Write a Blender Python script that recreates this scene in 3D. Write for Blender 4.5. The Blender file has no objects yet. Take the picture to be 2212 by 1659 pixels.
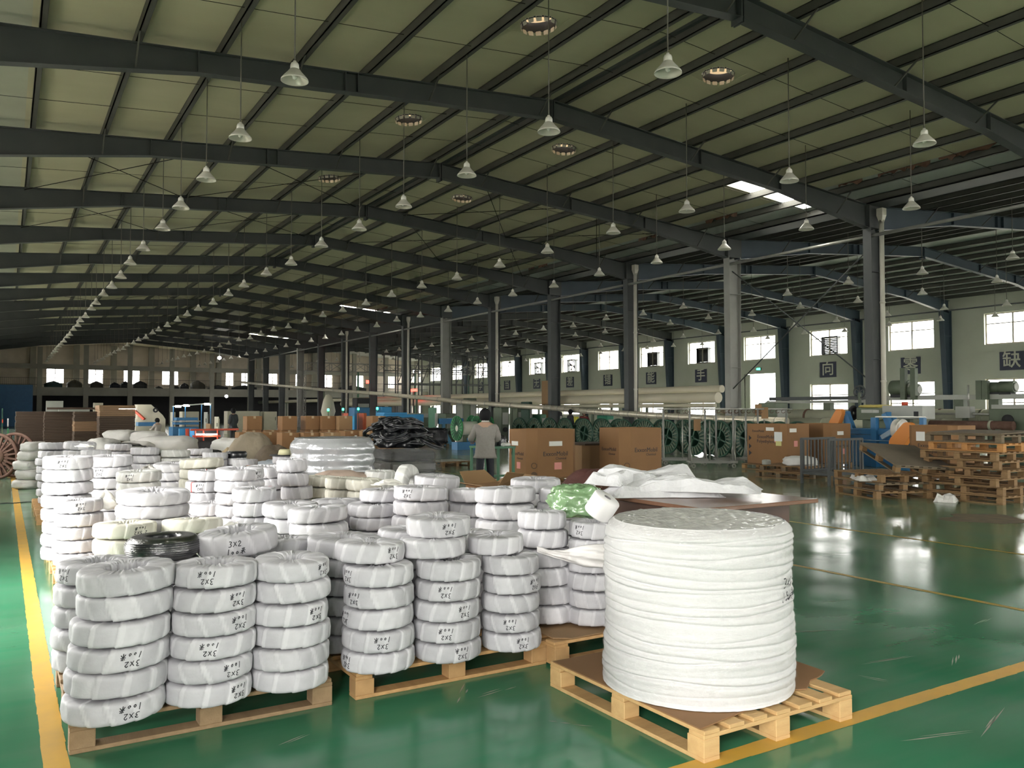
import bpy, bmesh, math, random
from mathutils import Vector, Matrix
R=random.Random(7)
S=bpy.context.scene
COL=S.collection
PI=math.pi
# ------------------------------------------------------------------ camera
F=1789.;CX=1106.;CY=829.5;HZ=885.;VX=10.;H=1.6
PITCH=math.atan((HZ-CY)/F);YAW=math.atan((CX-VX)/math.hypot(F,HZ-CY))
cd=bpy.data.cameras.new('camera');cam=bpy.data.objects.new('camera',cd);COL.objects.link(cam)
cd.sensor_width=36;cd.lens=36*F/2212;cd.clip_end=600;cd.clip_start=.05
cam.location=(0,0,H);cam.rotation_euler=(PI/2+PITCH,0,-YAW);S.camera=cam
# ------------------------------------------------------------------ sky, exposure
W=bpy.data.worlds.new('world');S.world=W;W.use_nodes=True
bg=W.node_tree.nodes['Background'];bg.inputs[0].default_value=(1,.98,.935,1);bg.inputs[1].default_value=8.0
vs=S.view_settings;vs.view_transform='Standard';vs.look='None';vs.gamma=1;vs.use_curve_mapping=False
vs.exposure=1.32
def portal(loc,rot,sx,sy):
    l=bpy.data.lights.new('daylight_opening','AREA');l.shape='RECTANGLE';l.size=sx;l.size_y=sy;l.energy=1
    l.cycles.is_portal=True
    o=bpy.data.objects.new('daylight_opening',l);o.location=loc;o.rotation_euler=rot;COL.objects.link(o)
# openings of the left wall (x=-1.6) and of the wall behind the camera: (y0,y1,z0,z1)
LEFT_OPEN=[(-4.2,.9,0,3.9),(6.3,9.8,0,3.6)]
LEFT_WIN=[(y,y+3.2,1.2,3.2) for y in (14.5,20.5,26.6,32.6,38.7,44.7,50.7,56.8,62.8,68.9,75)]
for y0,y1,z0,z1 in LEFT_OPEN: portal((-1.75,(y0+y1)/2,(z0+z1)/2),(0,-PI/2,0),z1-z0,y1-y0)
# ------------------------------------------------------------------ pixel -> place
_c,_s=math.cos(PITCH),math.sin(PITCH)
def ray(x,y):
    u=x-CX;v=CY-y;f=F*_c-v*_s;up=F*_s+v*_c
    return Vector((f*math.sin(YAW)+u*math.cos(YAW),f*math.cos(YAW)-u*math.sin(YAW),up))/F
def atz(x,y,z=0.):
    d=ray(x,y);t=(z-H)/d.z;return Vector((d.x*t,d.y*t,z))
def atX(x,y,X):
    d=ray(x,y);t=X/d.x;return Vector((X,d.y*t,H+d.z*t))
def atY(x,y,Y):
    d=ray(x,y);t=Y/d.y;return Vector((d.x*t,Y,H+d.z*t))
FWD=Vector((math.sin(YAW),math.cos(YAW),0))
def atD(x,y,D):
    d=ray(x,y);t=D/(d.x*FWD.x+d.y*FWD.y);return Vector((d.x*t,d.y*t,H+d.z*t))
# ------------------------------------------------------------------ materials
MATS={}
def mat(name,col,rough=.6,metal=0,noise=0,nscale=8,col2=None,bump=0,bscale=40,spec=.5,coat=0,coatr=.1,stretch=None,detail=4,emit=None,es=0,gen=True):
    if name in MATS: return MATS[name]
    m=bpy.data.materials.new(name);m.use_nodes=True;nt=m.node_tree;b=nt.nodes['Principled BSDF']
    b.inputs['Base Color'].default_value=(*col,1);b.inputs['Roughness'].default_value=rough;b.inputs['Metallic'].default_value=metal
    b.inputs['Specular IOR Level'].default_value=spec
    b.inputs['Coat Weight'].default_value=coat;b.inputs['Coat Roughness'].default_value=coatr
    if emit: b.inputs['Emission Color'].default_value=(*emit,1);b.inputs['Emission Strength'].default_value=es
    if noise or bump:
        tc=nt.nodes.new('ShaderNodeTexCoord');mp=nt.nodes.new('ShaderNodeMapping');nt.links.new(tc.outputs['Object'],mp.inputs[0])
        if stretch: mp.inputs['Scale'].default_value=stretch
    if noise:
        n=nt.nodes.new('ShaderNodeTexNoise');n.inputs['Scale'].default_value=nscale;n.inputs['Detail'].default_value=detail
        nt.links.new(mp.outputs[0],n.inputs['Vector'])
        r=nt.nodes.new('ShaderNodeMapRange');r.inputs[1].default_value=.3;r.inputs[2].default_value=.7;nt.links.new(n.outputs[0],r.inputs[0])
        mx=nt.nodes.new('ShaderNodeMix');mx.data_type='RGBA'
        mm=nt.nodes.new('ShaderNodeMath');mm.operation='MULTIPLY';mm.inputs[1].default_value=noise;nt.links.new(r.outputs[0],mm.inputs[0])
        nt.links.new(mm.outputs[0],mx.inputs['Factor'])
        mx.inputs[6].default_value=(*col,1);c2=col2 or tuple(c*.55 for c in col);mx.inputs[7].default_value=(*c2,1)
        nt.links.new(mx.outputs[2],b.inputs['Base Color'])
    if bump:
        n=nt.nodes.new('ShaderNodeTexNoise');n.inputs['Scale'].default_value=bscale;n.inputs['Detail'].default_value=3
        nt.links.new(mp.outputs[0],n.inputs['Vector'])
        bp=nt.nodes.new('ShaderNodeBump');bp.inputs['Strength'].default_value=bump;bp.inputs['Distance'].default_value=.02
        nt.links.new(n.outputs[0],bp.inputs['Height']);nt.links.new(bp.outputs[0],b.inputs['Normal'])
    MATS[name]=m;return m
def film_mat(name,fac=.3,rough=.15,bump=.6,bscale=25,tint=(1,1,1)):
    m=bpy.data.materials.new(name);m.use_nodes=True;nt=m.node_tree;nt.nodes.clear()
    o=nt.nodes.new('ShaderNodeOutputMaterial');mx=nt.nodes.new('ShaderNodeMixShader');t=nt.nodes.new('ShaderNodeBsdfTransparent');g=nt.nodes.new('ShaderNodeBsdfGlossy')
    t.inputs[0].default_value=(*tint,1);g.inputs['Roughness'].default_value=rough;mx.inputs[0].default_value=fac
    nt.links.new(t.outputs[0],mx.inputs[1]);nt.links.new(g.outputs[0],mx.inputs[2]);nt.links.new(mx.outputs[0],o.inputs[0])
    if bump:
        tc=nt.nodes.new('ShaderNodeTexCoord');mp=nt.nodes.new('ShaderNodeMapping');mp.inputs['Scale'].default_value=(1,1,2.5)
        n=nt.nodes.new('ShaderNodeTexNoise');n.inputs['Scale'].default_value=bscale;n.inputs['Detail'].default_value=4
        bp=nt.nodes.new('ShaderNodeBump');bp.inputs['Strength'].default_value=bump;bp.inputs['Distance'].default_value=.03
        nt.links.new(tc.outputs['Object'],mp.inputs[0]);nt.links.new(mp.outputs[0],n.inputs['Vector'])
        nt.links.new(n.outputs[0],bp.inputs['Height']);nt.links.new(bp.outputs[0],g.inputs['Normal'])
    MATS[name]=m;return m
glass=film_mat('window_glass',.08,.02,0)
# floor: green epoxy, worn to grey in patches, scratched
def floor_material():
    m=bpy.data.materials.new('green_epoxy');m.use_nodes=True;nt=m.node_tree;b=nt.nodes['Principled BSDF'];N=nt.nodes.new;L=nt.links.new
    tc=N('ShaderNodeTexCoord')
    def noise(sc,det,stretch=None):
        n=N('ShaderNodeTexNoise');n.inputs['Scale'].default_value=sc;n.inputs['Detail'].default_value=det
        if stretch:
            mp=N('ShaderNodeMapping');mp.inputs['Scale'].default_value=stretch[:3];mp.inputs['Rotation'].default_value[2]=stretch[3] if len(stretch)>3 else 0
            L(tc.outputs['Object'],mp.inputs[0]);L(mp.outputs[0],n.inputs['Vector'])
        else: L(tc.outputs['Object'],n.inputs['Vector'])
        return n
    def rng(src,a,b2,c=0,d=1):
        r=N('ShaderNodeMapRange');r.inputs[1].default_value=a;r.inputs[2].default_value=b2;r.inputs[3].default_value=c;r.inputs[4].default_value=d
        L(src,r.inputs[0]);return r.outputs[0]
    def mix(f,a,b2):
        x=N('ShaderNodeMix');x.data_type='RGBA'
        if isinstance(f,float): x.inputs[0].default_value=f
        else: L(f,x.inputs[0])
        for s,i in ((a,6),(b2,7)):
            if isinstance(s,tuple): x.inputs[i].default_value=(*s,1)
            else: L(s,x.inputs[i])
        return x.outputs[2]
    c=mix(rng(noise(.55,5).outputs[0],.35,.65),(.026,.185,.09),(.05,.225,.12))
    c=mix(rng(noise(1.3,4,(1,.5,1)).outputs[0],.40,.80,0,.55),c,(.085,.15,.098))
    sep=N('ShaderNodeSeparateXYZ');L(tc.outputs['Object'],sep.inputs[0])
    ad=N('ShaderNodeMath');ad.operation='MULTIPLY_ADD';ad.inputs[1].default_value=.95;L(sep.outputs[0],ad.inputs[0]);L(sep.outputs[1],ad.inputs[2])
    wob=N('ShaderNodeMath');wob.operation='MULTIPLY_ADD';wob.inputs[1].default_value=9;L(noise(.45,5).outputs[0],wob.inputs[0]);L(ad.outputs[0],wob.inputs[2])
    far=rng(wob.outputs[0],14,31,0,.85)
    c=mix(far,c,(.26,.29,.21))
    c=mix(rng(noise(2.2,5,(.25,3.0,1,.5)).outputs[0],.35,.85,0,.35),c,(.14,.22,.15))
    L(c,b.inputs['Base Color'])
    L(rng(noise(1.1,4).outputs[0],.3,.75,.09,.24),b.inputs['Roughness'])
    b.inputs['Specular IOR Level'].default_value=.36
    bp=N('ShaderNodeBump');bp.inputs['Strength'].default_value=.05;bp.inputs['Distance'].default_value=.01
    L(noise(9,4).outputs[0],bp.inputs['Height']);L(bp.outputs[0],b.inputs['Normal'])
    return m
M_floor=floor_material()
M_line=mat('yellow_paint',(.62,.36,.05),.45,noise=.5,nscale=6,col2=(.42,.27,.08))
M_line2=mat('dull_yellow_paint',(.46,.30,.05),.45,noise=.6,nscale=6,col2=(.28,.22,.07))
M_wall=mat('plaster_wall',(.52,.54,.46),.85,noise=.5,nscale=.5,col2=(.40,.41,.33),detail=8)
M_wallf=mat('dusty_wall',(.72,.64,.54),.85,noise=.5,nscale=.6,col2=(.33,.29,.23),detail=8)
M_conc=mat('concrete',(.36,.35,.30),.85,noise=.5,nscale=1.2,col2=(.26,.25,.2))
M_film=mat('roof_insulation_film',(.54,.515,.355),.55,noise=.55,nscale=.7,col2=(.41,.39,.26),bump=.25,bscale=2.5,stretch=(.6,1.4,1),detail=6)
M_eave=mat('eave_sheet',(.50,.52,.42),.5,noise=.4,nscale=.8)
M_rod=mat('lamp_rod',(.13,.12,.10),.6)
M_wire=mat('dark_rod',(.022,.02,.016),.9,spec=.1)
M_sheet=mat('roof_sheet',(.47,.51,.48),.5,noise=.4,nscale=.8)
M_steel=mat('dark_steel',(.062,.068,.068),.55,noise=.5,nscale=1.5,col2=(.035,.042,.046))
M_steelb=mat('blue_steel',(.05,.075,.10),.5,noise=.4,nscale=1.5)
M_steell=mat('grey_steel',(.28,.28,.26),.55,noise=.4,nscale=1.5)
M_purlin=mat('purlin_steel',(.075,.075,.066),.6,noise=.5,nscale=2)
M_white=mat('white_enamel',(.72,.70,.64),.35)
M_pvc=mat('pvc_pipe',(.60,.58,.50),.4,noise=.3,nscale=3)
M_winfr=mat('window_frame',(.42,.38,.30),.5)
M_wood=mat('pallet_wood',(.55,.33,.14),.7,noise=.65,nscale=3,col2=(.36,.20,.08),bump=.15,bscale=20,stretch=(1,6,6))
M_wood2=mat('pallet_wood_block',(.50,.30,.13),.75,noise=.6,nscale=9,col2=(.32,.17,.07),bump=.2,bscale=30)
M_woodw=mat('weathered_pallet_wood',(.33,.22,.12),.8,noise=.65,nscale=3,col2=(.21,.135,.07),bump=.15,bscale=20,stretch=(1,6,6))
M_woodp=mat('pale_pallet_wood',(.58,.38,.17),.7,noise=.6,nscale=3,col2=(.42,.25,.10),bump=.15,bscale=20,stretch=(1,6,6))
M_woodg=mat('old_pallet_wood',(.17,.125,.075),.8,noise=.6,nscale=3,col2=(.09,.07,.045),stretch=(1,6,6))
M_woodo=mat('warm_pallet_wood',(.25,.15,.066),.75,noise=.6,nscale=3,col2=(.15,.088,.04),stretch=(1,6,6))
M_card=mat('cardboard',(.235,.122,.05),.8,noise=.35,nscale=2.5,col2=(.185,.095,.04))
M_cardd=mat('dimmed_cardboard',(.055,.034,.02),.85,noise=.4,nscale=2)  # weak light on the flattened bundles is put into this darker base colour
M_cardl=mat('light_cardboard',(.28,.168,.08),.8,noise=.35,nscale=2.5,col2=(.22,.13,.06))
M_black=mat('black_rubber',(.012,.013,.016),.35,coat=.4)
M_blackm=mat('black_matt',(.02,.02,.022),.7)
M_ink=mat('black_ink',(.015,.015,.02),.6)
M_blue=mat('machine_blue',(.03,.16,.34),.45,noise=.3,nscale=4)
M_blueb=mat('bright_blue',(.03,.26,.55),.5)
M_green=mat('machine_green',(.045,.16,.085),.5,noise=.5,nscale=4,col2=(.03,.09,.05))
M_greenp=mat('grey_green_paint',(.115,.145,.095),.55,noise=.5,nscale=3,col2=(.06,.08,.055))
M_drum=mat('drum_green',(.02,.075,.045),.5,noise=.4,nscale=5)
M_orange=mat('orange_guard',(.62,.22,.04),.45)
M_red=mat('red_paint',(.55,.07,.03),.45)
M_redled=mat('red_led',(.3,0,0),.4,emit=(1,.03,.02),es=6)
M_greenled=mat('green_led',(0,.3,.1),.4,emit=(.02,1,.3),es=10)
M_tube=mat('lit_tube',(.9,.9,.9),.4,emit=(1,.97,.9),es=14)
M_beige=mat('machine_beige',(.50,.47,.36),.5,noise=.3,nscale=2)
M_grey=mat('machine_grey',(.36,.37,.33),.5,noise=.2,nscale=3)
M_galv=mat('galvanised',(.42,.42,.38),.35,metal=.6,noise=.4,nscale=8)
M_rust=mat('rusty_steel',(.10,.045,.03),.8,noise=.6,nscale=6,col2=(.16,.10,.07))
M_duct=mat('pipe_wrap',(.62,.57,.45),.35,metal=.3,noise=.6,nscale=2.2,col2=(.48,.43,.33),bump=.4,bscale=9,stretch=(1,2.5,1))
M_dwhite=mat('long_pipe_paint',(.66,.61,.46),.5,noise=.4,nscale=1.2,col2=(.40,.37,.28),stretch=(1,.3,1))
M_navy=mat('navy_plate',(.035,.04,.075),.5)
M_cream=mat('cream_paint',(.55,.55,.46),.6)
M_pallid=mat('chalk_dust',(.30,.30,.25),.9)
# ------------------------------------------------------------------ mesh helpers
class MB:
    def __init__(s): s.v=[];s.f=[];s.sm=[]
    def add(s,vs,fs,smooth=False):
        o=len(s.v);s.v+=[tuple(v) for v in vs];s.f+=[tuple(i+o for i in f) for f in fs];s.sm+=[smooth]*len(fs);return s
    def bx(s,x0,x1,y0,y1,z0,z1,M=None):
        if x0>x1:x0,x1=x1,x0
        if y0>y1:y0,y1=y1,y0
        if z0>z1:z0,z1=z1,z0
        vs=[Vector((x,y,z)) for z in (z0,z1) for y in (y0,y1) for x in (x0,x1)]
        if M: vs=[M@v for v in vs]
        return s.add(vs,[(0,2,3,1),(4,5,7,6),(0,1,5,4),(2,6,7,3),(0,4,6,2),(1,3,7,5)])
    def box(s,c,d,rz=0,M=None):
        T=Matrix.Translation(Vector(c))@Matrix.Rotation(rz,4,'Z')
        if M: T=T@M
        return s.bx(-d[0]/2,d[0]/2,-d[1]/2,d[1]/2,-d[2]/2,d[2]/2,T)
    def tube(s,p0,p1,r,n=8,r2=None,caps=True,smooth=True):
        p0=Vector(p0);p1=Vector(p1);d=p1-p0
        if d.length<1e-6: return s
        q=d.to_track_quat('Z','Y').to_matrix();r2=r if r2 is None else r2
        a=[p0+q@Vector((math.cos(2*PI*i/n)*r,math.sin(2*PI*i/n)*r,0)) for i in range(n)]
        b=[p1+q@Vector((math.cos(2*PI*i/n)*r2,math.sin(2*PI*i/n)*r2,0)) for i in range(n)]
        o=len(s.v);s.v+=[tuple(v) for v in a+b]
        for i in range(n): s.f.append((o+i,o+(i+1)%n,o+n+(i+1)%n,o+n+i));s.sm.append(smooth)
        if caps:
            s.f.append(tuple(o+i for i in reversed(range(n))));s.f.append(tuple(o+n+i for i in range(n)));s.sm+=[False,False]
        return s
    def bar(s,p0,p1,w,h=None):
        p0=Vector(p0);p1=Vector(p1);d=p1-p0;h=h or w
        q=d.to_track_quat('Y','Z').to_matrix().to_4x4()
        return s.bx(-w/2,w/2,0,d.length,-h/2,h/2,Matrix.Translation(p0)@q)
    def path(s,pts,r,n=8,closed=False):
        pts=[Vector(p) for p in pts];m=len(pts);o=len(s.v)
        for i,p in enumerate(pts):
            a=pts[(i-1)%m] if (closed or i>0) else p;b=pts[(i+1)%m] if (closed or i<m-1) else p
            q=(b-a).to_track_quat('Z','Y').to_matrix()
            rr=r(i/(m-1)) if callable(r) else r
            s.v+=[tuple(p+q@Vector((math.cos(2*PI*k/n)*rr,math.sin(2*PI*k/n)*rr,0))) for k in range(n)]
        for i in range(m if closed else m-1):
            j=(i+1)%m
            for k in range(n):
                s.f.append((o+i*n+k,o+i*n+(k+1)%n,o+j*n+(k+1)%n,o+j*n+k));s.sm.append(True)
        if not closed:
            s.f.append(tuple(o+k for k in reversed(range(n))));s.f.append(tuple(o+(m-1)*n+k for k in range(n)));s.sm+=[False]*2
        return s
    def lathe(s,prof,n=24,M=None,smooth=True,closed=False):
        o=len(s.v);m=len(prof)
        for i in range(n):
            c,sn=math.cos(2*PI*i/n),math.sin(2*PI*i/n)
            for r,z in prof:
                v=Vector((r*c,r*sn,z));s.v.append(tuple(M@v if M else v))
        for i in range(n):
            j=(i+1)%n
            for k in range(m if closed else m-1):
                l=(k+1)%m
                s.f.append((o+i*m+k,o+j*m+k,o+j*m+l,o+i*m+l));s.sm.append(smooth)
        return s
    def prism(s,poly,a,b,M=None):
        n=len(poly);vs=[Vector((x,y,a)) for x,y in poly]+[Vector((x,y,b)) for x,y in poly]
        if M: vs=[M@v for v in vs]
        return s.add(vs,[tuple(reversed(range(n))),tuple(range(n,2*n))]+[(i,(i+1)%n,n+(i+1)%n,n+i) for i in range(n)])
    def grid(s,fn,nu,nv,smooth=True,wrapu=False):
        o=len(s.v)
        for i in range(nu+(0 if wrapu else 1)):
            for j in range(nv+1): s.v.append(tuple(fn(i/nu,j/nv)))
        nn=nu if wrapu else nu+1
        for i in range(nu):
            i2=(i+1)%nn
            for j in range(nv):
                s.f.append((o+i*(nv+1)+j,o+i2*(nv+1)+j,o+i2*(nv+1)+j+1,o+i*(nv+1)+j+1));s.sm.append(smooth)
        return s
    def mesh(s,name,off=None):
        me=bpy.data.meshes.new(name)
        vs=s.v if off is None else [(x-off[0],y-off[1],z-off[2]) for x,y,z in s.v]
        me.from_pydata(vs,[],s.f);me.polygons.foreach_set('use_smooth',s.sm);me.update();return me
    def build(s,name,material,parent=None,bevel=0,local=False):
        off=None
        if parent and not local:
            off=Vector((0,0,0));q=parent
            while q: off=off+q.location;q=q.parent
        me=s.mesh(name,off)
        if bevel:
            bm=bmesh.new();bm.from_mesh(me);bmesh.ops.bevel(bm,geom=bm.edges[:],offset=bevel,segments=1,affect='EDGES');bm.to_mesh(me);bm.free()
        return link(name,me,material,parent)
def link(name,me,material=None,parent=None):
    if material and not me.materials: me.materials.append(material)
    o=bpy.data.objects.new(name,me);COL.objects.link(o)
    if parent: o.parent=parent
    return o
def tag(o,label,cat,group=None,kind=None):
    if label:o['label']=label
    if cat:o['category']=cat
    if group:o['group']=group
    if kind:o['kind']=kind
    return o
def thing(name,label,cat,loc=(0,0,0),group=None,rz=0):
    o=bpy.data.objects.new(name,None);COL.objects.link(o);o.location=loc;o.rotation_euler=(0,0,rz);o.empty_display_size=.1
    return tag(o,label,cat,group)
def struct(name,mb,m,label,parent=None):
    o=mb.build(name,m,parent)
    if not parent: o['kind']='structure'
    o['label']=label;return o
def copy_tree(o,parent=None):
    c=o.copy();COL.objects.link(c)
    if parent:c.parent=parent
    for ch in o.children: copy_tree(ch,c)
    return c
def text_mesh(txt,size,thick=.0,off=.0,align='CENTER',cache={}):
    key=(txt,size,thick,off,align)
    if key in cache: return cache[key]
    cu=bpy.data.curves.new('t','FONT');cu.body=txt;cu.size=size;cu.extrude=thick;cu.offset=off;cu.align_x=align;cu.align_y='CENTER';cu.resolution_u=2
    o=bpy.data.objects.new('t',cu);COL.objects.link(o)
    dg=bpy.context.evaluated_depsgraph_get();me=bpy.data.meshes.new_from_object(o.evaluated_get(dg))
    bpy.data.objects.remove(o);cache[key]=me;return me
def basis(loc,xa,ya):
    xa=Vector(xa).normalized();ya=Vector(ya).normalized();za=xa.cross(ya)
    M=Matrix((xa,ya,za)).transposed().to_4x4();M.translation=loc;return M
def text(name,txt,size,M,material,parent,thick=.002,off=0):
    me=text_mesh(txt,size,thick,off)
    if not me.materials: me.materials.append(material)
    o=bpy.data.objects.new(name,me);COL.objects.link(o)
    if parent:
        o.parent=parent;bpy.context.view_layer.update();o.matrix_parent_inverse=parent.matrix_world.inverted()
    o.matrix_world=M
    return o
def noise3(p,s=1.0):
    from mathutils import noise as _n
    return _n.noise(Vector(p)*s)
# ================================================================== structure
X0,XM,X1=-1.6,23.7,48.3;RID1,RID2=11.2,36.0;YB,YE=-8.,100.5;YW=106.5
FR=[4.42+6.04*k for k in range(-1,16)]      # portal frames
def zr(X):                                   # top of the rafters
    return 9.1-.08*abs(X-(RID1 if X<XM else RID2))
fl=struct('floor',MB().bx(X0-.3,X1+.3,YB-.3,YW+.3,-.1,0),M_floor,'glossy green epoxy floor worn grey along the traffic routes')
gr=struct('ground_outside',MB().bx(-90,140,-90,190,-.3,-.12),M_conc,'pale concrete yard outside the hall')
# painted lines
def line(n,pts,w,m,lab,gap=None):
    b=MB()
    (xa,ya),(xb,yb)=pts;d=Vector((xb-xa,yb-ya,0));L=d.length;d.normalize();nrm=Vector((-d.y,d.x,0));N=max(2,int(L/.12))
    rr=random.Random(n)
    for i in range(N):
        t0,t1=L*i/N,L*(i+1)/N
        if gap and gap[0]<t0<gap[1]: continue
        e=[w/2+rr.uniform(-.004,.002) for _ in range(4)]
        p=Vector((xa,ya,.0015))
        b.add([p+d*t0-nrm*e[0],p+d*t1-nrm*e[1],p+d*t1+nrm*e[2],p+d*t0+nrm*e[3]],[(0,1,2,3)])
    return struct('trim_%d'%n,b,m,lab)
line(1,((.235,-3),(.195,23.2)),.105,M_line,'yellow floor line along the aisle beside the coil pallets')
line(2,((2.0,2.78),(13.0,2.79)),.11,M_line,'yellow floor line running across in front of the big roll pallet')
line(3,((6.96,-2),(6.96,24)),.07,M_line2,'thin yellow floor line nearer the brown table')
line(4,((9.62,-2),(9.62,30)),.07,M_line2,'thin yellow floor line nearer the loose pallet stacks')
# scuffs on the floor: flaked paint patches and white scratches
sc=MB();rr=random.Random(3)
for px,py,l,a in ((1770,1362,.55,-.35),(2150,1560,.5,.3),(2020,1590,.35,-.3),(1900,1470,.2,-1.2),(1900,1430,.5,-.15),(1080,1490,.2,.2),(1000,1500,.18,.9),(1230,1560,.12,-.8),(640,1600,.2,.4),(2060,1420,.3,.5),(1800,1300,.4,-.1),(2130,1340,.3,.2)):
    p=atz(px,py);d=Vector((math.cos(a),math.sin(a),0));n=Vector((-d.y,d.x,0))
    for k in range(3):
        q=p+n*rr.uniform(-.03,.03)+d*rr.uniform(-.1,.1);w=rr.uniform(.002,.006);ll=l*rr.uniform(.4,1)/2
        sc.add([q-d*ll+Vector((0,0,.001)),q+n*-w+Vector((0,0,.001)),q+d*ll+Vector((0,0,.001)),q+n*w+Vector((0,0,.001))],[(0,1,2,3)])
sc.build('scratches',M_pallid,fl)['kind']='stuff'
pp=MB()
for (x0,y0,x1,y1) in ((2060,1108,2212,1128),):
    a=atz(2062,1112);b_=atz(2212,1106);c=atz(2212,1130);d=atz(2110,1127)
    pts=[]
    for k in range(26):
        t=2*PI*k/26;pts.append(Vector((12.3+.62*math.cos(t)*(1+.25*math.sin(3*t)),6.75+.55*math.sin(t)*(1+.2*math.cos(5*t)),.0012)))
    pp.add(pts,[tuple(range(26))])
M_bare=mat('bare_patch',(.16,.12,.07),.7,noise=.6,nscale=6,col2=(.06,.055,.04))
pp.build('bare_floor_patch',M_bare,fl)
# ---------------------------------------------------------------- walls with holes
def wall_mb(mb,axis,p0,p1,u0,u1,z0,z1,holes):
    us=sorted({u0,u1,*[h[0] for h in holes],*[h[1] for h in holes]});us=[u for u in us if u0<=u<=u1]
    for a,b in zip(us,us[1:]):
        m=(a+b)/2;zs=[(h[2],h[3]) for h in holes if h[0]<m<h[1]];zs.sort();z=z0
        for q0,q1 in zs+[(z1,z1)]:
            if q0>z+1e-4:
                if axis=='x': mb.bx(p0,p1,a,b,z,q0)
                else: mb.bx(a,b,p0,p1,z,q0)
            z=max(z,q1)
    return mb
WN=[0]
def window(axis,pos,u0,u1,z0,z1,cols,rows,lab,fw=.07,depth=.08,tr=None):
    WN[0]+=1;n=WN[0]
    fr=MB();ax=axis=='x'
    def B(a,b,c,d,t=depth):
        if ax: fr.bx(pos-t/2,pos+t/2,a,b,c,d)
        else: fr.bx(a,b,pos-t/2,pos+t/2,c,d)
    B(u0,u1,z0,z0+fw);B(u0,u1,z1-fw,z1);B(u0,u0+fw,z0+fw,z1-fw);B(u1-fw,u1,z0+fw,z1-fw)
    cu=[u0+(u1-u0)*i/cols for i in range(cols+1)];tz=tr or [z0+(z1-z0)*i/rows for i in range(1,rows)]
    for c in cu[1:-1]: B(c-.045,c+.045,z0+fw,z1-fw)
    for z in tz: B(u0+fw,u1-fw,z-.03,z+.03,depth*.8)
    o=fr.build('window_%d'%n,M_winfr);o['kind']='structure';o['label']=lab
    zz=[z0]+list(tz)+[z1]
    for a,b in zip(cu,cu[1:]):
        for c,d in zip(zz,zz[1:]):
            g=MB()
            if ax: g.bx(pos-.003,pos+.003,a+.03,b-.03,c+.02,d-.02)
            else: g.bx(a+.03,b-.03,pos-.003,pos+.003,c+.02,d-.02)
            g.build('pane',glass,o)
    return o
# right wall
WINC=[31.1+6.1*k for k in range(-6,13)]
hol=[];doorc=31.1+12.2
for c in WINC:
    hol.append((c-1.52,c+1.52,5.35,7.15))
    if abs(c-doorc)<.1: hol.append((c-1.5,c+1.5,0,4.3))
    else: hol.append((c-1.52,c+1.52,1.1,3.38))
wr=struct('wall_right',wall_mb(MB(),'x',X1,X1+.28,YB,YW,0,8.6,hol),M_wall,'long plastered side wall with two rows of windows')
for i,c in enumerate(WINC):
    if c<20 : pass
    window('x',X1+.2,c-1.52,c+1.52,5.35,7.15,2,2,'bright upper window in the long side wall',tr=[6.55])
    if abs(c-doorc)>.1: window('x',X1+.2,c-1.52,c+1.52,1.1,3.38,2,3,'bright lower window in the long side wall',tr=[2.0,2.62])
d=MB();d.bx(X1+.02,X1+.3,doorc-1.6,doorc-1.5,0,4.36);d.bx(X1+.02,X1+.3,doorc+1.5,doorc+1.6,0,4.36);d.bx(X1+.02,X1+.3,doorc-1.6,doorc+1.6,4.3,4.4)
do=d.build('door_1',M_winfr);do['kind']='structure';do['label']='tall open doorway in the long side wall'
MB().bx(X1+.1,X1+.16,doorc+1.0,doorc+1.5,0,4.28).build('door_leaf',M_wall,do)
# conduit / tie rail along the right wall
MB().tube((X1-.12,YB,7.55),(X1-.12,YE,7.55),.045,8).build('wall_conduit',M_steel,wr)
# left wall, wall behind
hl=[(a,b,c,d_) for a,b,c,d_ in LEFT_OPEN]+LEFT_WIN+[(a,b,4.9,6.9) for a,b,c,d_ in LEFT_WIN]
wl=struct('wall_left',wall_mb(MB(),'x',X0-.25,X0,YB,YW,0,8.3,hl),M_wall,'plastered wall on the aisle side with roller doors and windows')
for a,b,c,d_ in LEFT_WIN:
    window('x',X0-.12,a,b,c,d_,2,2,'window in the aisle side wall');window('x',X0-.12,a,b,4.9,6.9,2,2,'high window in the aisle side wall')
for i,(a,b,c,d_) in enumerate(LEFT_OPEN):
    o=MB().bx(X0-.3,X0+.04,a-.12,a,0,d_+.12).bx(X0-.3,X0+.04,b,b+.12,0,d_+.12).bx(X0-.3,X0+.04,a,b,d_,d_+.12).build('door_%d'%(i+2),M_steel);o['kind']='structure';o['label']='wide open loading door in the aisle side wall'
    MB().bx(X0+.02,X0+.45,a-.1,b+.1,d_+.14,d_+.55).build('shutter_box',M_galv,o)
hb=[(9,12,1.2,3.4),(14,20,1.2,3.4),(28,34,1.2,3.4),(38,44,1.2,3.4),(14,20,5,7),(28,34,5,7)]
wb=struct('wall_back',wall_mb(MB(),'y',YB-.25,YB,X0-.25,X1+.28,0,8.3,hb),M_wall,'plastered end wall with windows')
for a,b,c,d_ in hb: window('y',YB-.12,a,b,c,d_,4,2,'window in the loading end wall')
# far wall behind the mezzanine
fw=[]
for a,b in ((3.9,5.7),(8.05,9.7),(11.8,13.6),(16,17.9),(23.4,24.4),(25.3,26.3),(28.6,29.9),(32.2,33.4),(35.6,37.2),(40,41.6),(44.6,46.2)): fw.append((a,b,4.55,6.25))
wf=struct('wall_front',wall_mb(MB(),'y',YW,YW+.25,X0,X1,0,10.2,fw),M_wallf,'far end wall with small bright windows above the mezzanine')
for a,b,c,d_ in fw: window('y',YW+.12,a,b,c,d_,2,2,'small bright window in the far end wall',tr=[5.7])
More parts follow.
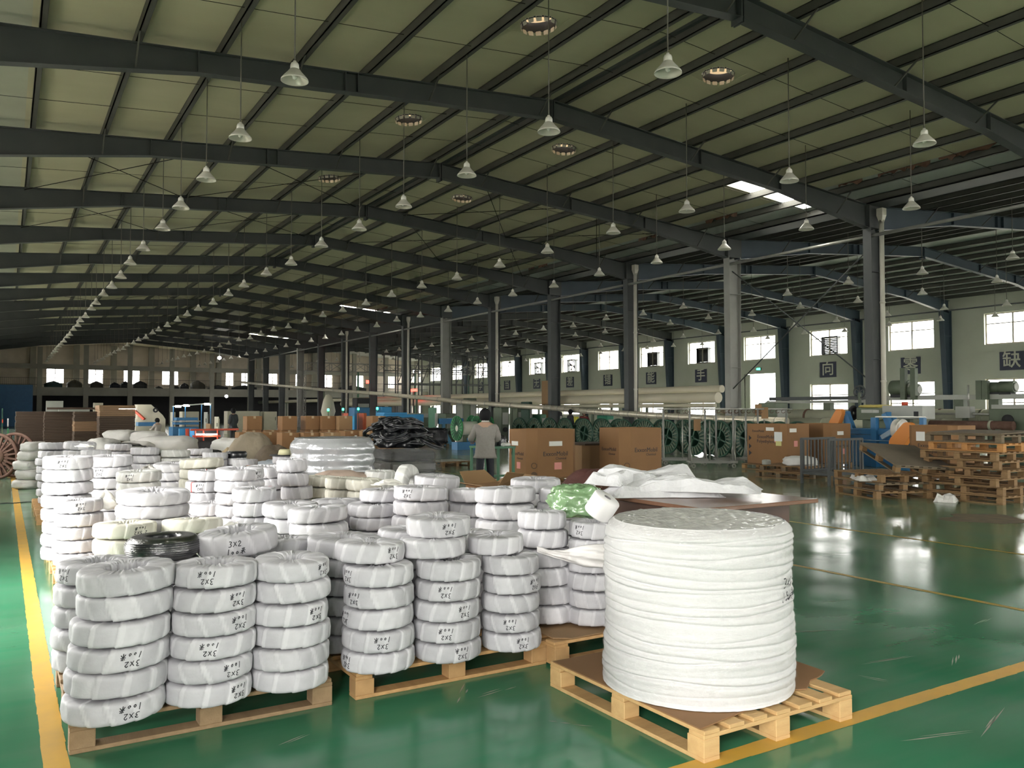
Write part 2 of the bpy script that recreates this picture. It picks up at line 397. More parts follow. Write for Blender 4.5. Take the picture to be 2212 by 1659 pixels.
# ---------------------------------------------------------------- roof
SKY=[(17.75,18.55),(53.6,54.3),(77.9,78.6)]     # translucent roof light strips (y0,y1)
VENT=[(8.75,13.3),(8.78,19.45),(8.85,25.8),(13.55,13.25),(13.6,19.35),(13.7,25.75)]
def roofslope(name,xa,xb,m,lab,skx=None,vents=()):
    """thin roof skin between xa and xb, skylight strips left open over skx"""
    b=MB();ys=sorted({YB,YW,*[y for s in SKY for y in s],*[v[1]-.45 for v in vents],*[v[1]+.45 for v in vents]})
    xs=sorted({xa,xb,*([RID2] if xa<RID2<xb else []),*(skx or ()),*[v[0]-.45 for v in vents],*[v[0]+.45 for v in vents]});xs=[x for x in xs if xa<=x<=xb]
    for y0,y1 in zip(ys,ys[1:]):
        for x0,x1 in zip(xs,xs[1:]):
            mx,my=(x0+x1)/2,(y0+y1)/2
            if skx and skx[0]<mx<skx[1] and any(s[0]<my<s[1] for s in SKY): continue
            if any(abs(mx-v[0])<.45 and abs(my-v[1])<.45 for v in vents): continue
            e=1e-6
            za,zb=zr(x0+e if x0>=XM else x0)+.21,zr(x1-e if x0<XM else x1)+.21
            vs=[(x0,y0,za),(x1,y0,zb),(x1,y1,zb),(x0,y1,za)];b.add(vs+[(x,y,z+.06) for x,y,z in vs],[(0,1,2,3),(7,6,5,4),(0,4,5,1),(1,5,6,2),(2,6,7,3),(3,7,4,0)])
    return struct(name,b,m,lab)
ce=roofslope('ceiling',.3,RID1,M_film,'pale olive roof lining over the slope by the aisle',None,[v for v in VENT if v[0]<RID1])
ce2=roofslope('ceiling.001',RID1,21.6,M_film,'pale olive roof lining over the slope by the inner columns',(18.9,21.6),[v for v in VENT if v[0]>RID1])
ce3=roofslope('ceiling.002',X0-.3,.3,M_eave,'bare ribbed roof sheet at the aisle eave')
ce4=roofslope('ceiling.003',21.6,XM,M_sheet,'bare roof sheet at the valley over the inner columns',(21.6,22.9))
ce5=roofslope('ceiling.004',XM,X1+.3,M_sheet,'bare roof sheet over the second hall')
M_sky=bpy.data.materials.new('rooflight_sheet');M_sky.use_nodes=True;nt=M_sky.node_tree;nt.nodes.clear()
_o=nt.nodes.new('ShaderNodeOutputMaterial');_t=nt.nodes.new('ShaderNodeBsdfTranslucent');_t.inputs[0].default_value=(.9,.88,.8,1);_x=nt.nodes.new('ShaderNodeMixShader');_x.inputs[0].default_value=.4
_tr=nt.nodes.new('ShaderNodeBsdfTransparent');nt.links.new(_t.outputs[0],_x.inputs[1]);nt.links.new(_tr.outputs[0],_x.inputs[2]);nt.links.new(_x.outputs[0],_o.inputs[0])
for i,(y0,y1) in enumerate(SKY):
    for xs,par,n in (((18.9,21.6),ce2,2),((21.6,22.9),ce4,1)):
        for k in range(n):
            x0=xs[0]+(xs[1]-xs[0])*k/n;x1=xs[0]+(xs[1]-xs[0])*(k+1)/n
            MB().add([(x0+.02,y0,zr(x0)+.26),(x1-.02,y0,zr(x1)+.26),(x1-.02,y1,zr(x1)+.26),(x0+.02,y1,zr(x0)+.26)],[(0,1,2,3)]).build('rooflight_panel',M_sky,par)
# roof ventilators: plate with a round hole, pleated collar, cap
M_ventc=mat('vent_collar',(.42,.33,.26),.7)
for i,(vx,vy) in enumerate(VENT):
    par=ce if vx<RID1 else ce2;z=zr(vx)+.22;sl=math.atan(-.08 if vx>RID1 else .08)
    M=Matrix.Translation((vx,vy,z))@Matrix.Rotation(-sl,4,'Y')
    p=MB();n=28;o=[];inn=[]
    for k in range(n):
        t=2*PI*k/n;c,s_=math.cos(t),math.sin(t);q=.53/max(abs(c),abs(s_));o.append(M@Vector((q*c,q*s_,0)));inn.append(M@Vector((.36*c,.36*s_,0)))
    p.add(o+inn,[(k,(k+1)%n,n+(k+1)%n,n+k) for k in range(n)]);p.build('vent_plate',M_film,par)
    MB().lathe([(.36,-.03),(.35,.16)],28,M).build('vent_collar',M_blackm,par)
    f=MB()
    for k in range(14):
        t=2*PI*k/14+.1
        a=[M@Vector((r*math.cos(t+dt),r*math.sin(t+dt),zz)) for r,dt,zz in ((.365,-.17,.01),(.365,.17,.01),(.345,.15,-.10),(.345,-.15,-.10))]
        f.add(a,[(0,1,2,3)])
    f.build('vent_petals',mat('vent_petal',(.62,.56,.5),.6),par)
    MB().lathe([(.50,.20),(.48,.36),(.3,.48),(.12,.54),(.0,.55)],20,M).build('vent_cap',M_ventc,par)
# torn edge of the lining by the valley
tm=MB();rr=random.Random(11);y=7.
while y<60:
    L=rr.uniform(.5,2.4);nn=max(3,int(L/.12))
    if rr.random()<.75:
        up=[];dn=[]
        for k in range(nn+1):
            yy=y+L*k/nn;w=rr.uniform(.05,.42)*math.sin(PI*min(1,max(.06,k/nn)));x=21.6
            up.append((x-.02,yy,zr(x)+.19));dn.append((x-w*.5,yy,zr(x)+.17-rr.uniform(.02,.16)))
        tm.add(up+dn,[(k,k+1,nn+2+k,nn+1+k) for k in range(nn)])
    y+=L+rr.uniform(.1,1.5)
tm.build('torn_lining',M_rust,ce2)['kind']='stuff'
# purlins
PX=[-1.0,.42,1.95,3.45,4.95,6.45,7.92,9.4,10.85, 11.55,12.65,14.2,15.75,17.25,18.75,20.35,21.85,23.2]
PX2=[24.2]+[25.2+1.18*k for k in range(20)]
def purlin(x,par,h=.2,w=.10):
    z=zr(x);b=MB();b.bx(x-.012,x+.012,YB,YE,z,z+h);b.bx(x-.012,x+w,YB,YE,z,z+.015);b.bx(x-.012,x+w,YB,YE,z+h-.015,z+h)
    b.build('purlin',M_purlin,par)
for x in PX: purlin(x,ce if x<RID1 else ce2)
for x in PX2:
    if abs(x-RID2)>.2 and x<X1: purlin(x,ce5)
for dx in (-.3,.3):   # ridge trays
    x=RID1+dx;MB().bx(x-.05,x+.05,YB,YE,zr(x)+.14,zr(x)+.2).build('ridge_channel',M_steel,ce)
# sag rods
for y in [f+dy for f in FR[1:9] for dy in (2.0,4.04)]:
    MB().tube((X0,y,zr(X0)+.1),(RID1,y,zr(RID1)+.1),.006,5).tube((RID1,y,zr(RID1)+.1),(XM,y,zr(XM)+.1),.006,5).build('sag_rod',M_wire,ce)
# cross bracing in two bays
for k in (4,5,9,14):
    for xa,xb in ((.4,4.9),(4.9,10.8),(12.7,17.2),(17.2,21.8)):
        b=MB();b.tube((xa,FR[k],zr(xa)-.06),(xb,FR[k+1],zr(xb)-.06),.012,5);b.tube((xb,FR[k],zr(xb)-.06),(xa,FR[k+1],zr(xa)-.06),.012,5);b.build('wind_brace',M_wire,ce)
# portal frames
def rafter(xa,xb,rid,y,low_a=7.35,low_b=7.35,hx=4.3):
    bot=[(xa,low_a),(xa+hx,8.02),(rid,8.66),(xb-hx,8.02),(xb,low_b)]
    top=[(xa,zr(xa)),(rid,9.1),(xb,zr(xb-1e-3))]
    def zb(x):
        for (a,za),(b,zb_) in zip(bot,bot[1:]):
            if a<=x<=b: return za+(zb_-za)*(x-a)/(b-a)
    b=MB();xs=[p[0] for p in bot]
    for p,q in zip(xs,xs[1:]):
        e=1e-3
        t=.006;vs=[(p,y-t,zb(p)),(q,y-t,zb(q)),(q,y-t,zr(q-e)),(p,y-t,zr(p+e))]
        b.add(vs+[(x,y+t,z) for x,_,z in vs],[(0,1,2,3),(7,6,5,4),(0,4,5,1),(2,6,7,3)])
        for zf,tk in ((zb,.016),(lambda x:zr(min(max(x,xa+e),xb-e))-.016,.016)):
            w=.11;za,zc=zf(p),zf(q);b.add([(p,y-w,za),(q,y-w,zc),(q,y+w,zc),(p,y+w,za),(p,y-w,za+tk),(q,y-w,zc+tk),(q,y+w,zc+tk),(p,y+w,za+tk)],[(3,2,1,0),(4,5,6,7),(0,1,5,4),(2,3,7,6),(1,2,6,5),(3,0,4,7)])
    for x in [xa+hx,xa+hx+3.2,xb-hx,xb-hx-3.2,(xa+rid)/2+1,rid-.03,rid+.03]:
        b.bx(x-.008,x+.008,y-.1,y+.1,zb(x),zr(x)-.01)
    for s in (-.03,.03): b.bx(rid+s-.012,rid+s+.012,y-.13,y+.13,8.56,9.08)
    return b,zb
def column(x,y,d0,d1,ztop,z0=0,side=0):
    """tapered H column: depth d0 at the foot to d1 at the top along X"""
    b=MB();w=.15
    def fx(s,z):
        t=(z-z0)/(ztop-z0);d=d0+(d1-d0)*t
        if side==0: return x+s*d/2
        return x+(0 if s==side else -side*d)
    for s in (-1,1):
        a,c=fx(s,z0),fx(s,ztop);t=-s*.016
        b.add([(a,y-w,z0),(a,y+w,z0),(c,y+w,ztop),(c,y-w,ztop),(a+t,y-w,z0),(a+t,y+w,z0),(c+t,y+w,ztop),(c+t,y-w,ztop)],[(0,1,2,3),(7,6,5,4),(0,4,5,1),(1,5,6,2),(2,6,7,3),(3,7,4,0)])
    b.add([(fx(-1,z0),y-.006,z0),(fx(1,z0),y-.006,z0),(fx(1,ztop),y-.006,ztop),(fx(-1,ztop),y-.006,ztop),(fx(-1,z0),y+.006,z0),(fx(1,z0),y+.006,z0),(fx(1,ztop),y+.006,ztop),(fx(-1,ztop),y+.006,ztop)],[(0,1,2,3),(7,6,5,4)])
    b.bx(x-d0*.8,x+d0*.8,y-.25,y+.25,0,.03) if side==0 else b.bx(x-.05 if side<0 else x-d0-.05,x+d0+.05 if side<0 else x+.05,y-.22,y+.22,0,.03)
    for z in (3.2,6.0): b.bx(fx(-1,z),fx(1,z),y-.14,y+.14,z,z+.012)
    return b
FG='steel portal frames repeated along the two halls'
for k,y in enumerate(FR):
    light=(k in (4,8,13))  # rooflight on these inner columns is put in as a paler steel
    t=thing('portal_frame','dark steel portal frame of tapered rafters and columns spanning both halls' if not light else 'portal frame whose inner column is toned pale grey for the rooflight on it','steel frame',(XM,y,0),FG if not light else 'portal frames with a pale inner column')
    b,zb1=rafter(X0+.35,XM-.1,RID1,y);b.build('rafter',M_steel,t)
    b,zb2=rafter(XM+.1,X1-.1,RID2,y);b.build('rafter',M_steelb if k<9 else M_steel,t)
    column(X0+.05,y,.35,.7,7.5,0,-1).build('column',M_steel,t)
    column(XM,y,.52,.62,7.45).build('column',M_steell if light else M_steel,t)
    MB().bx(XM-.36,XM+.36,y-.14,y+.14,7.4,8.1).build('column_head',M_steel,t)
    column(X1-.02,y,.36,.85,7.6,0,1).build('column',M_steelb,t)
    if 1<=k<=7:
        for x in PX[2:-1:2]:
            MB().bar((x,y-.05-.55,zr(x)+.02),(x,y-.05,zb1(x)+.05),.03).build('flange_brace',M_purlin,t)
        for x in PX2[2:-1:3]:
            MB().bar((x,y-.6,zr(x)+.02),(x,y-.05,zb2(x)+.05),.03).build('flange_brace',M_purlin,t)
# valley gutter, tie tubes and down pipes
gt=MB().bx(XM-.45,XM+.45,YB,YE,8.12,8.16).bx(XM-.45,XM-.42,YB,YE,8.12,8.4).bx(XM+.42,XM+.45,YB,YE,8.12,8.4)
struct('valley_gutter',gt,M_steel,'steel valley gutter above the inner columns')
for i in range(1,16):
    tag(MB().tube((XM-.2,FR[i]+.1,7.15),(XM-.2,FR[i+1]-.1,7.15),.055,8).build('tie_tube',M_galv if i in (3,7,12) else M_steell),'pale round tie tube spanning between two inner columns' if i in (3,7,12) else 'grey tie tube between two inner columns','tube','tie tubes between the inner columns'+(' (bright)' if i in (3,7,12) else ''))  # tubes by the rooflights get a paler metal so they look lit
for k in (3,5,7,9,11):
    y=FR[k]-.31;t=thing('down_pipe','white plastic rainwater pipe with funnel head on an inner column','pipe',(XM,y,0),'rainwater down pipes on the inner columns')
    b=MB();b.tube((XM,y,0),(XM,y,7.75),.075,12);b.build('pipe',M_pvc,t)
    MB().lathe([(.075,7.55),(.15,7.78),(.15,8.0),(.0,8.0)],4,Matrix.Translation((XM,y,0))@Matrix.Rotation(PI/4,4,'Z'),smooth=False).build('funnel',M_pvc,t)
    for z in (2.5,5):MB().lathe([(.075,z-.03),(.09,z-.03),(.09,z+.03),(.075,z+.03)],12,Matrix.Translation((XM,y,0))).build('pipe_joint',M_pvc,t)
# ---------------------------------------------------------------- mezzanine at the far end
mz=struct('mezzanine_floor',MB().bx(X0,X1,YE,YW,3.45,3.75).bx(X0,X1,YE-.05,YE+.2,3.1,4.0),M_conc,'concrete mezzanine slab at the far end of the hall')
mc=[3.1+4.36*k for k in range(-1,11)]
for i,x in enumerate(mc):
    tag(MB().bx(x-.24,x+.24,YE-.12,YE+.3,0,8.9-.08*abs(x-(RID1 if x<XM else RID2))).build('mezzanine_column',M_conc),'square concrete column holding the mezzanine slab','column','concrete columns along the mezzanine edge')
struct('mezzanine_beam',MB().bx(X0,X1,YE,YE+.25,5.95,6.45),M_conc,'concrete beam above the mezzanine opening')
for x in (2.6,6.9,10.75,14.8,19.5,22.5,27.4,31.0,34.6,38.5,43.0):
    tag(MB().bx(x-.3,x+.3,YW-.5,YW,3.75,9).build('wall_pier',M_conc),'concrete wall pier between the far end windows','pier','concrete piers of the far end wall')
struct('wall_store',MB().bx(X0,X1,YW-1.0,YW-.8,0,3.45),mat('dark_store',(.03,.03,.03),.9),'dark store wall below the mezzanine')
t=thing('mezzanine_railing','thin steel railing along the mezzanine edge','railing',(0,YE,4.0))
b=MB()
for z in (4.25,4.95): b.bx(X0,X1,YE+.02,YE+.05,z,z+.035)
b.build('rail',M_steel,t)
b=MB();x=X0
while x<X1: b.bx(x,x+.022,YE+.025,YE+.045,4.0,4.95);x+=.17
b.build('balusters',M_steel,t)
rr=random.Random(5);bl=[(3.6,5.3,.9,(.04,.10,.10)),(5.7,7.2,1.05,(.10,.085,.05)),(7.9,9.3,.95,(.10,.085,.055)),(9.9,10.9,.85,(.03,.035,.05)),(11.0,12.0,1.0,(.03,.03,.03)),(12.3,13.7,1.05,(.025,.025,.025)),(14.6,15.4,.5,(.03,.03,.03)),(16.3,17.1,.6,(.06,.055,.045)),(17.3,18.2,.9,(.03,.03,.03)),(18.5,20.0,1.2,(.09,.08,.05)),(20.4,22.6,.7,(.03,.03,.03)),(23.2,26,.75,(.025,.025,.025)),(27,30,.8,(.03,.03,.03)),(31,35,.7,(.03,.03,.03)),(36.5,40,.9,(.03,.03,.03))]
for i,(a,b_,h,c) in enumerate(bl):
    m=MB();ph=rr.uniform(0,9)
    def fn(u,v,a=a,b_=b_,h=h,ph=ph):
        t=2*PI*u;q=.5*(1-math.cos(PI*v));ex=lambda s:math.copysign(abs(s)**.45,s)
        pr=(math.sin(PI*min(1,.5+v*.5)))**.3 if v>.7 else 1
        return Vector(((a+b_)/2+(b_-a)/2*ex(math.cos(t))*pr*(1+.06*math.sin(5*t+ph)),YE+1.4+.7*ex(math.sin(t))*pr,3.75+h*v*(1+.08*math.sin(3*t+ph)*v)))
    m.grid(fn,20,6,wrapu=True)
    tag(m.build('goods_bale',mat('bale_%d'%(int(c[0]*1000)*1000+int(c[1]*1000)),c,.8,noise=.4,nscale=3)),'dark covered bale stored behind the mezzanine railing','bale','bales stored on the mezzanine')
tag(MB().bx(X0+.02,2.3,92.4,92.6,0,4.0).build('blue_partition',mat('blue_sheet',(.035,.13,.28),.5,noise=.3,nscale=4)),'blue corrugated sheet partition below the mezzanine','partition')
# ---------------------------------------------------------------- signs and fans on the right wall
for k,ch in {-1:'缺',0:'零',1:'向',3:'手',4:'能',5:'错',6:'差',7:'无',8:'当',9:'争',-2:'陷'}.items():
    y=31.1+6.1*k+.0;t=thing('wall_sign','dark square wall sign with a large cream character meaning '+{'缺': 'lack', '零': 'zero', '向': 'toward', '手': 'hand', '能': 'able', '错': 'mistake', '差': 'error', '无': 'without', '当': 'be', '争': 'strive', '陷': 'defect'}[ch],'sign',(X1-.03,y,4.35),'character signs on the long side wall')
    pl_=MB().bx(X1-.04,X1-.005,y-.66,y+.66,3.83,4.88).build('plate',M_navy,t,.006)
    text('character',ch,1.02,basis((X1-.045,y,4.37),(0,-1,0),(0,0,1)),M_cream,pl_,.004,.012)
for k in (1,3,4,6,7):
    y=31.1+6.1*k-.1;t=thing('exhaust_fan','dark louvred exhaust fan set in an upper window','fan',(X1+.1,y,5.4),'exhaust fans in the upper windows')
    b=MB();s=.62
    for q in (-1,1): b.bx(X1+.02,X1+.34,y+q*s-.04,y+q*s+.04,5.42,6.62)
    b.bx(X1+.02,X1+.34,y-s,y+s,5.40,5.46);b.bx(X1+.02,X1+.34,y-s,y+s,6.58,6.64);cs_=b.build('casing',M_steel,t)
    if k in (6,7):
        for q in range(4):
            a=q*PI/2+.4;MB().add([(X1+.2,y+.05*math.cos(a),6.02+.05*math.sin(a)),(X1+.22,y+.5*math.cos(a-.3),6.02+.5*math.sin(a-.3)),(X1+.2,y+.54*math.cos(a),6.02+.54*math.sin(a)),(X1+.16,y+.5*math.cos(a+.3),6.02+.5*math.sin(a+.3))],[(0,1,2,3)]).build('fan_blade',M_steel,cs_)
        MB().bx(X1+.1,X1+.2,y-s,y+s,5.99,6.05).build('motor_bracket',M_steel,t)
    else:
        for q in range(10): 
            z=5.48+q*.115;MB().bx(X1+.2,X1+.23,y-s+.03,y+s-.03,z,z+(.1 if k==1 else .118)).build('louvre',M_steel,cs_)
t=thing('exit_sign','small green lit exit sign above the open doorway','sign',(X1-.06,doorc,4.6));MB().bx(X1-.1,X1-.02,doorc-.22,doorc+.22,4.55,4.75).build('casing',M_greenp,t);MB().bx(X1-.105,X1-.1,doorc-.18,doorc+.18,4.58,4.72).build('lit_face',M_greenled,t)
# diagonal bracing between inner columns and wall columns
for (a,b_) in (((XM,FR[3],6.9),(XM,FR[4],2.4)),((XM,FR[4],6.9),(XM,FR[3],2.4)),((X1-.4,FR[4],7.2),(X1-.4,FR[3],2.2)),((X1-.4,FR[3],7.2),(X1-.4,FR[4],2.2))):
    tag(MB().tube(a,b_,.022,6).build('diagonal_brace',M_steel),'thin diagonal steel brace between two columns','brace','diagonal column braces')
# ---------------------------------------------------------------- pendant lamps
LG='pendant bell lamps hanging in rows from the roof'
def lamp_proto():
    t=thing('pendant_lamp','white bell shaped industrial lamp hanging on a thin rod','lamp',(0,0,0),LG)
    MB().tube((0,0,.27),(0,0,2.0),.011,6).build('rod',M_rod,t,local=True)
    MB().lathe([(.0,.30),(.022,.295),(.03,.27),(.05,.26),(.062,.23),(.066,.175),(.05,.165)],16).build('lamp_cap',M_white,t,local=True)
    rf_=MB().lathe([(.055,.18),(.075,.165),(.105,.125),(.155,.07),(.192,.025),(.198,.0),(.192,.002),(.184,.025),(.147,.07),(.098,.122),(.068,.16)],24).build('reflector',mat('lamp_reflector',(.66,.64,.57),.3,metal=.15),t,local=True)
    MB().lathe([(.0,.17),(.025,.17),(.036,.12),(.04,.07),(.034,.035),(.0,.02)],12).build('bulb',mat('frosted_bulb',(.75,.75,.7),.2),rf_,local=True)
    return t
L0=lamp_proto();used=[False];rodm={}
def lamp(x,y,z=6.40,lit=False):
    if not used[0]: o=L0;used[0]=True
    else: o=copy_tree(L0)
    o.location=(x,y,z);o.rotation_euler=(0,0,R.uniform(0,6))
    L=zr(x)+.212-z
    for ch in o.children:
        if ch.name.startswith('rod'):
            key=round(L,2)
            if key not in rodm: rodm[key]=MB().tube((0,0,.27),(0,0,L),.011,6).mesh('rod');rodm[key].materials.append(M_rod)
            ch.data=rodm[key]
    return o
for x,z in ((3.5,6.4),(7.95,6.4),(14.1,6.42),(18.35,6.42)):
    n=0;y=8.75+(0 if x!=3.5 else 0)
    while y<99: lamp(x+R.uniform(-.05,.05),y+R.uniform(-.08,.08),z+R.uniform(-.05,.05));y+=3.02
for x in (27.9,32.6,39.4,44.1):
    y=11.3
    while y<99: lamp(x+R.uniform(-.08,.08),y+R.uniform(-.08,.08),6.45+R.uniform(-.08,.08));y+=3.06 if x<35 else 3.06
# ================================================================== pallets
PAL={}
def pallet_parts(w,d,m,mb):
    """deck boards run along Y; returns list (name, mesh, loc)"""
    key=(w,d,m.name)
    if key in PAL: return PAL[key]
    out=[];n=7;bw=.098;rr=random.Random(len(PAL))
    def mesh(sx,sy,sz,material,bev=.003):
        me=MB().bx(-sx/2,sx/2,-sy/2,sy/2,0,sz).mesh('part')
        bm=bmesh.new();bm.from_mesh(me);bmesh.ops.bevel(bm,geom=bm.edges[:],offset=bev,segments=1,affect='EDGES');bm.to_mesh(me);bm.free();me.materials.append(material);return me
    deck=mesh(bw,d,.02,m);cross=mesh(w,.1,.02,m);blk=mesh(.1,.11,.085,mb);bot=mesh(.1,d,.02,m)
    for i in range(n): out.append(('deck_board',deck,(-w/2+bw/2+(w-bw)*i/(n-1),rr.uniform(-.006,.006),.125)))
    for y in (-d/2+.05,0,d/2-.05): out.append(('cross_board',cross,(0,y,.105)))
    for x in (-w/2+.05,0,w/2-.05):
        out.append(('bottom_board',bot,(x,0,0)))
        for y in (-d/2+.055,0,d/2-.055): out.append(('block',blk,(x,y,.02)))
    PAL[key]=out;return out
def pallet(x,y,w,d,rz,label,z=0,m=None,mb=None,group=None,tilt=None):
    t=thing('wooden_pallet',label,'pallet',(x,y,z),group,rz)
    if tilt: t.rotation_euler=(tilt[0],tilt[1],rz)
    for nm,me,loc in pallet_parts(w,d,m or M_wood,mb or M_wood2):
        o=link(nm,me,None,t);o.location=loc
    return t
ZP=.147
# ================================================================== wrapped coils
def wrap_mat(name,c1,c2,rough=.62):
    m=bpy.data.materials.new(name);m.use_nodes=True;nt=m.node_tree;b=nt.nodes['Principled BSDF'];N=nt.nodes.new;L=nt.links.new
    at=N('ShaderNodeAttribute');at.attribute_name='wrap'
    mx=N('ShaderNodeMix');mx.data_type='RGBA';mx.inputs[6].default_value=(*c1,1);mx.inputs[7].default_value=(*c2,1);L(at.outputs['Fac'],mx.inputs[0]);
    tc=N('ShaderNodeTexCoord');n=N('ShaderNodeTexNoise');n.inputs['Scale'].default_value=14;n.inputs['Detail'].default_value=4;L(tc.outputs['Object'],n.inputs['Vector'])
    oi=N('ShaderNodeObjectInfo');r=N('ShaderNodeMapRange');r.inputs[3].default_value=.90;r.inputs[4].default_value=1.04;L(oi.outputs['Random'],r.inputs[0])
    r2=N('ShaderNodeMapRange');r2.inputs[1].default_value=.3;r2.inputs[2].default_value=.7;r2.inputs[3].default_value=.92;r2.inputs[4].default_value=1.03;L(n.outputs[0],r2.inputs[0])
    mu=N('ShaderNodeMath');mu.operation='MULTIPLY';L(r.outputs[0],mu.inputs[0]);L(r2.outputs[0],mu.inputs[1])
    vm=N('ShaderNodeVectorMath');vm.operation='SCALE';L(mx.outputs[2],vm.inputs[0]);L(mu.outputs[0],vm.inputs['Scale']);L(vm.outputs[0],b.inputs['Base Color'])
    b.inputs['Roughness'].default_value=rough;b.inputs['Specular IOR Level'].default_value=.3
    n2=N('ShaderNodeTexNoise');n2.inputs['Scale'].default_value=70;n2.inputs['Detail'].default_value=3;L(tc.outputs['Object'],n2.inputs['Vector'])
    bp=N('ShaderNodeBump');bp.inputs['Strength'].default_value=.25;bp.inputs['Distance'].default_value=.004;L(n2.outputs[0],bp.inputs['Height']);L(bp.outputs[0],b.inputs['Normal'])
    MATS[name]=m;return m
M_wrap=wrap_mat('woven_wrap_white',(.52,.512,.54),(.645,.635,.66))
M_wrapc=wrap_mat('woven_wrap_cream',(.62,.60,.52),(.74,.72,.64))
M_wrapg=wrap_mat('woven_wrap_grey',(.56,.56,.54),(.68,.68,.66))
class Coil:
    def __init__(s,seed,hole=.085,p=3.4,N=12,R=.225,h=.118):
        r=random.Random(seed);s.R=R;s.h=h;s.a=hole;s.p=p;s.N=N;s.ph=[r.uniform(0,6.28) for _ in range(12)];s.sk=r.uniform(.15,.4)*r.choice((-1,1));s.w=[r.uniform(.6,1.4) for _ in range(N)]
        s.k1=r.choice((17,19,23));s.k2=r.choice((29,31,37));s.amp=r.uniform(.7,1.2)
    def pt(s,th,t):
        """th around the coil, t around the section (0 outer side, .25 top, .5 hole, .75 bottom)"""
        a=2*PI*t;e=2/s.p;c,sn=math.cos(a),math.sin(a);cc=math.copysign(abs(c)**e,c);ss=math.copysign(abs(sn)**e,sn)
        Rr=s.R*(1+.012*math.sin(2*th+s.ph[0])+.008*math.sin(3*th+s.ph[1]));mid=(Rr+s.a)/2;hw=(Rr-s.a)/2
        rho=mid+hw*cc;z=s.h/2*ss
        u=(th*s.N/(2*PI)+s.sk*ss*.5+s.ph[2])%s.N;f=u-int(u);i=int(u)
        top=max(0,abs(ss)-.55)/.45
        inner=max(0,min(1,(mid+hw*.55-rho)/(hw*1.2)))
        st=.0048*f*s.w[i%s.N]
        fac=-.0026*(1-4*f*(1-f))*s.amp+.001                # polygonal flats
        cr=top*(.006*(1-2*abs(math.sin((s.k1*th+s.ph[3]+3*math.sin(2*th+s.ph[7]))/2)))+.004*math.sin(s.k2*th+s.ph[4]))*(.06+1.05*inner)*s.amp
        side=(1-top)*(.0018*math.sin(7*th+9*z/s.h+s.ph[5])+.0014*math.sin(13*th-5*z/s.h+s.ph[6]))*s.amp
        if cc>0: rho+=(st+fac+side)*cc
        else: rho+=.006*math.sin(s.k1*th+s.ph[3])*min(1,-cc)
        z+=math.copysign(cr+top*st,ss)+top*.003*math.sin(th+s.ph[8])
        wrap=(1 if f>.78 else 0)*(.4+.6*abs(math.sin(i*2.3+s.ph[9])))+(.6 if (i%4==0) else 0)
        return Vector((rho*math.cos(th),rho*math.sin(th),z)),wrap
    def mesh(s,nt=240,ns=34):
        v=[];w=[]
        for i in range(nt):
            for j in range(ns):
                t=j/ns;p,q=s.pt(2*PI*i/nt,t);v.append(p);w.append(q)
        f=[(i*ns+j,((i+1)%nt)*ns+j,((i+1)%nt)*ns+(j+1)%ns,i*ns+(j+1)%ns) for i in range(nt) for j in range(ns)]
        me=bpy.data.meshes.new('wrapped_coil');me.from_pydata([tuple(p) for p in v],[],f);me.polygons.foreach_set('use_smooth',[True]*len(f))
        at=me.attributes.new('wrap','FLOAT','POINT');at.data.foreach_set('value',[float(x) for x in w]);me.update();return me
    def side(s,th,z,off=.0016):
        q=min(.98,abs(2*z/s.h));sn=q**(s.p/2);t=math.asin(sn)/(2*PI)*(1 if z>=0 else -1)
        p,_=s.pt(th,t%1);d=Vector((math.cos(th),math.sin(th),0));return p+d*off
# handwriting strokes in a unit box per glyph (x right, y up)
GL={'3':[[(.1,.9),(.5,1),(.75,.8),(.4,.55),(.8,.35),(.6,.05),(.1,.05)]],'X':[[(.05,.85),(.85,.1)],[(.8,.9),(.1,.05)]],'2':[[(.1,.75),(.4,1),(.75,.75),(.15,.08),(.9,.1)]],
'1':[[(.55,1),(.35,0)]],'0':[[(.5,.75),(.15,.5),(.25,.15),(.6,.15),(.8,.5),(.5,.75)]],'米':[[(.5,1),(.45,0)],[(.05,.55),(.95,.6)],[(.2,.9),(.35,.7)],[(.85,.95),(.65,.7)],[(.45,.55),(.05,.1)],[(.5,.55),(.95,.15)]],
'5':[[(.8,.95),(.25,.92),(.2,.55),(.6,.6),(.8,.3),(.5,.05),(.1,.1)]],'.':[[(.4,.05),(.5,.1)]],'6':[[(.7,.95),(.25,.5),(.3,.1),(.7,.1),(.75,.4),(.25,.4)]],'9':[[(.75,.6),(.3,.6),(.3,.9),(.7,.95),(.75,.6),(.55,.05)]],'4':[[(.5,1),(.1,.35),(.9,.4)],[(.65,.7),(.6,0)]]}
def strokes(lines,size,seed=0):
    """-> polylines centred on (0,0)"""
    r=random.Random(seed);out=[];H_=size*1.25
    for li,tx in enumerate(lines):
        W_=len(tx)*size*.72;y0=(len(lines)/2-li-1)*H_+.1*size
        for gi,ch in enumerate(tx):
            x0=-W_/2+gi*size*.72;sc=size*(.72 if ch=='0' else 1.15 if ch=='米' else 1)
            for st in GL.get(ch,[]): out.append([(x0+(x*.62+.12*y)*sc+r.uniform(-.03,.03)*size,y0+y*sc*.9+r.uniform(-.03,.03)*size) for x,y in st])
    return out
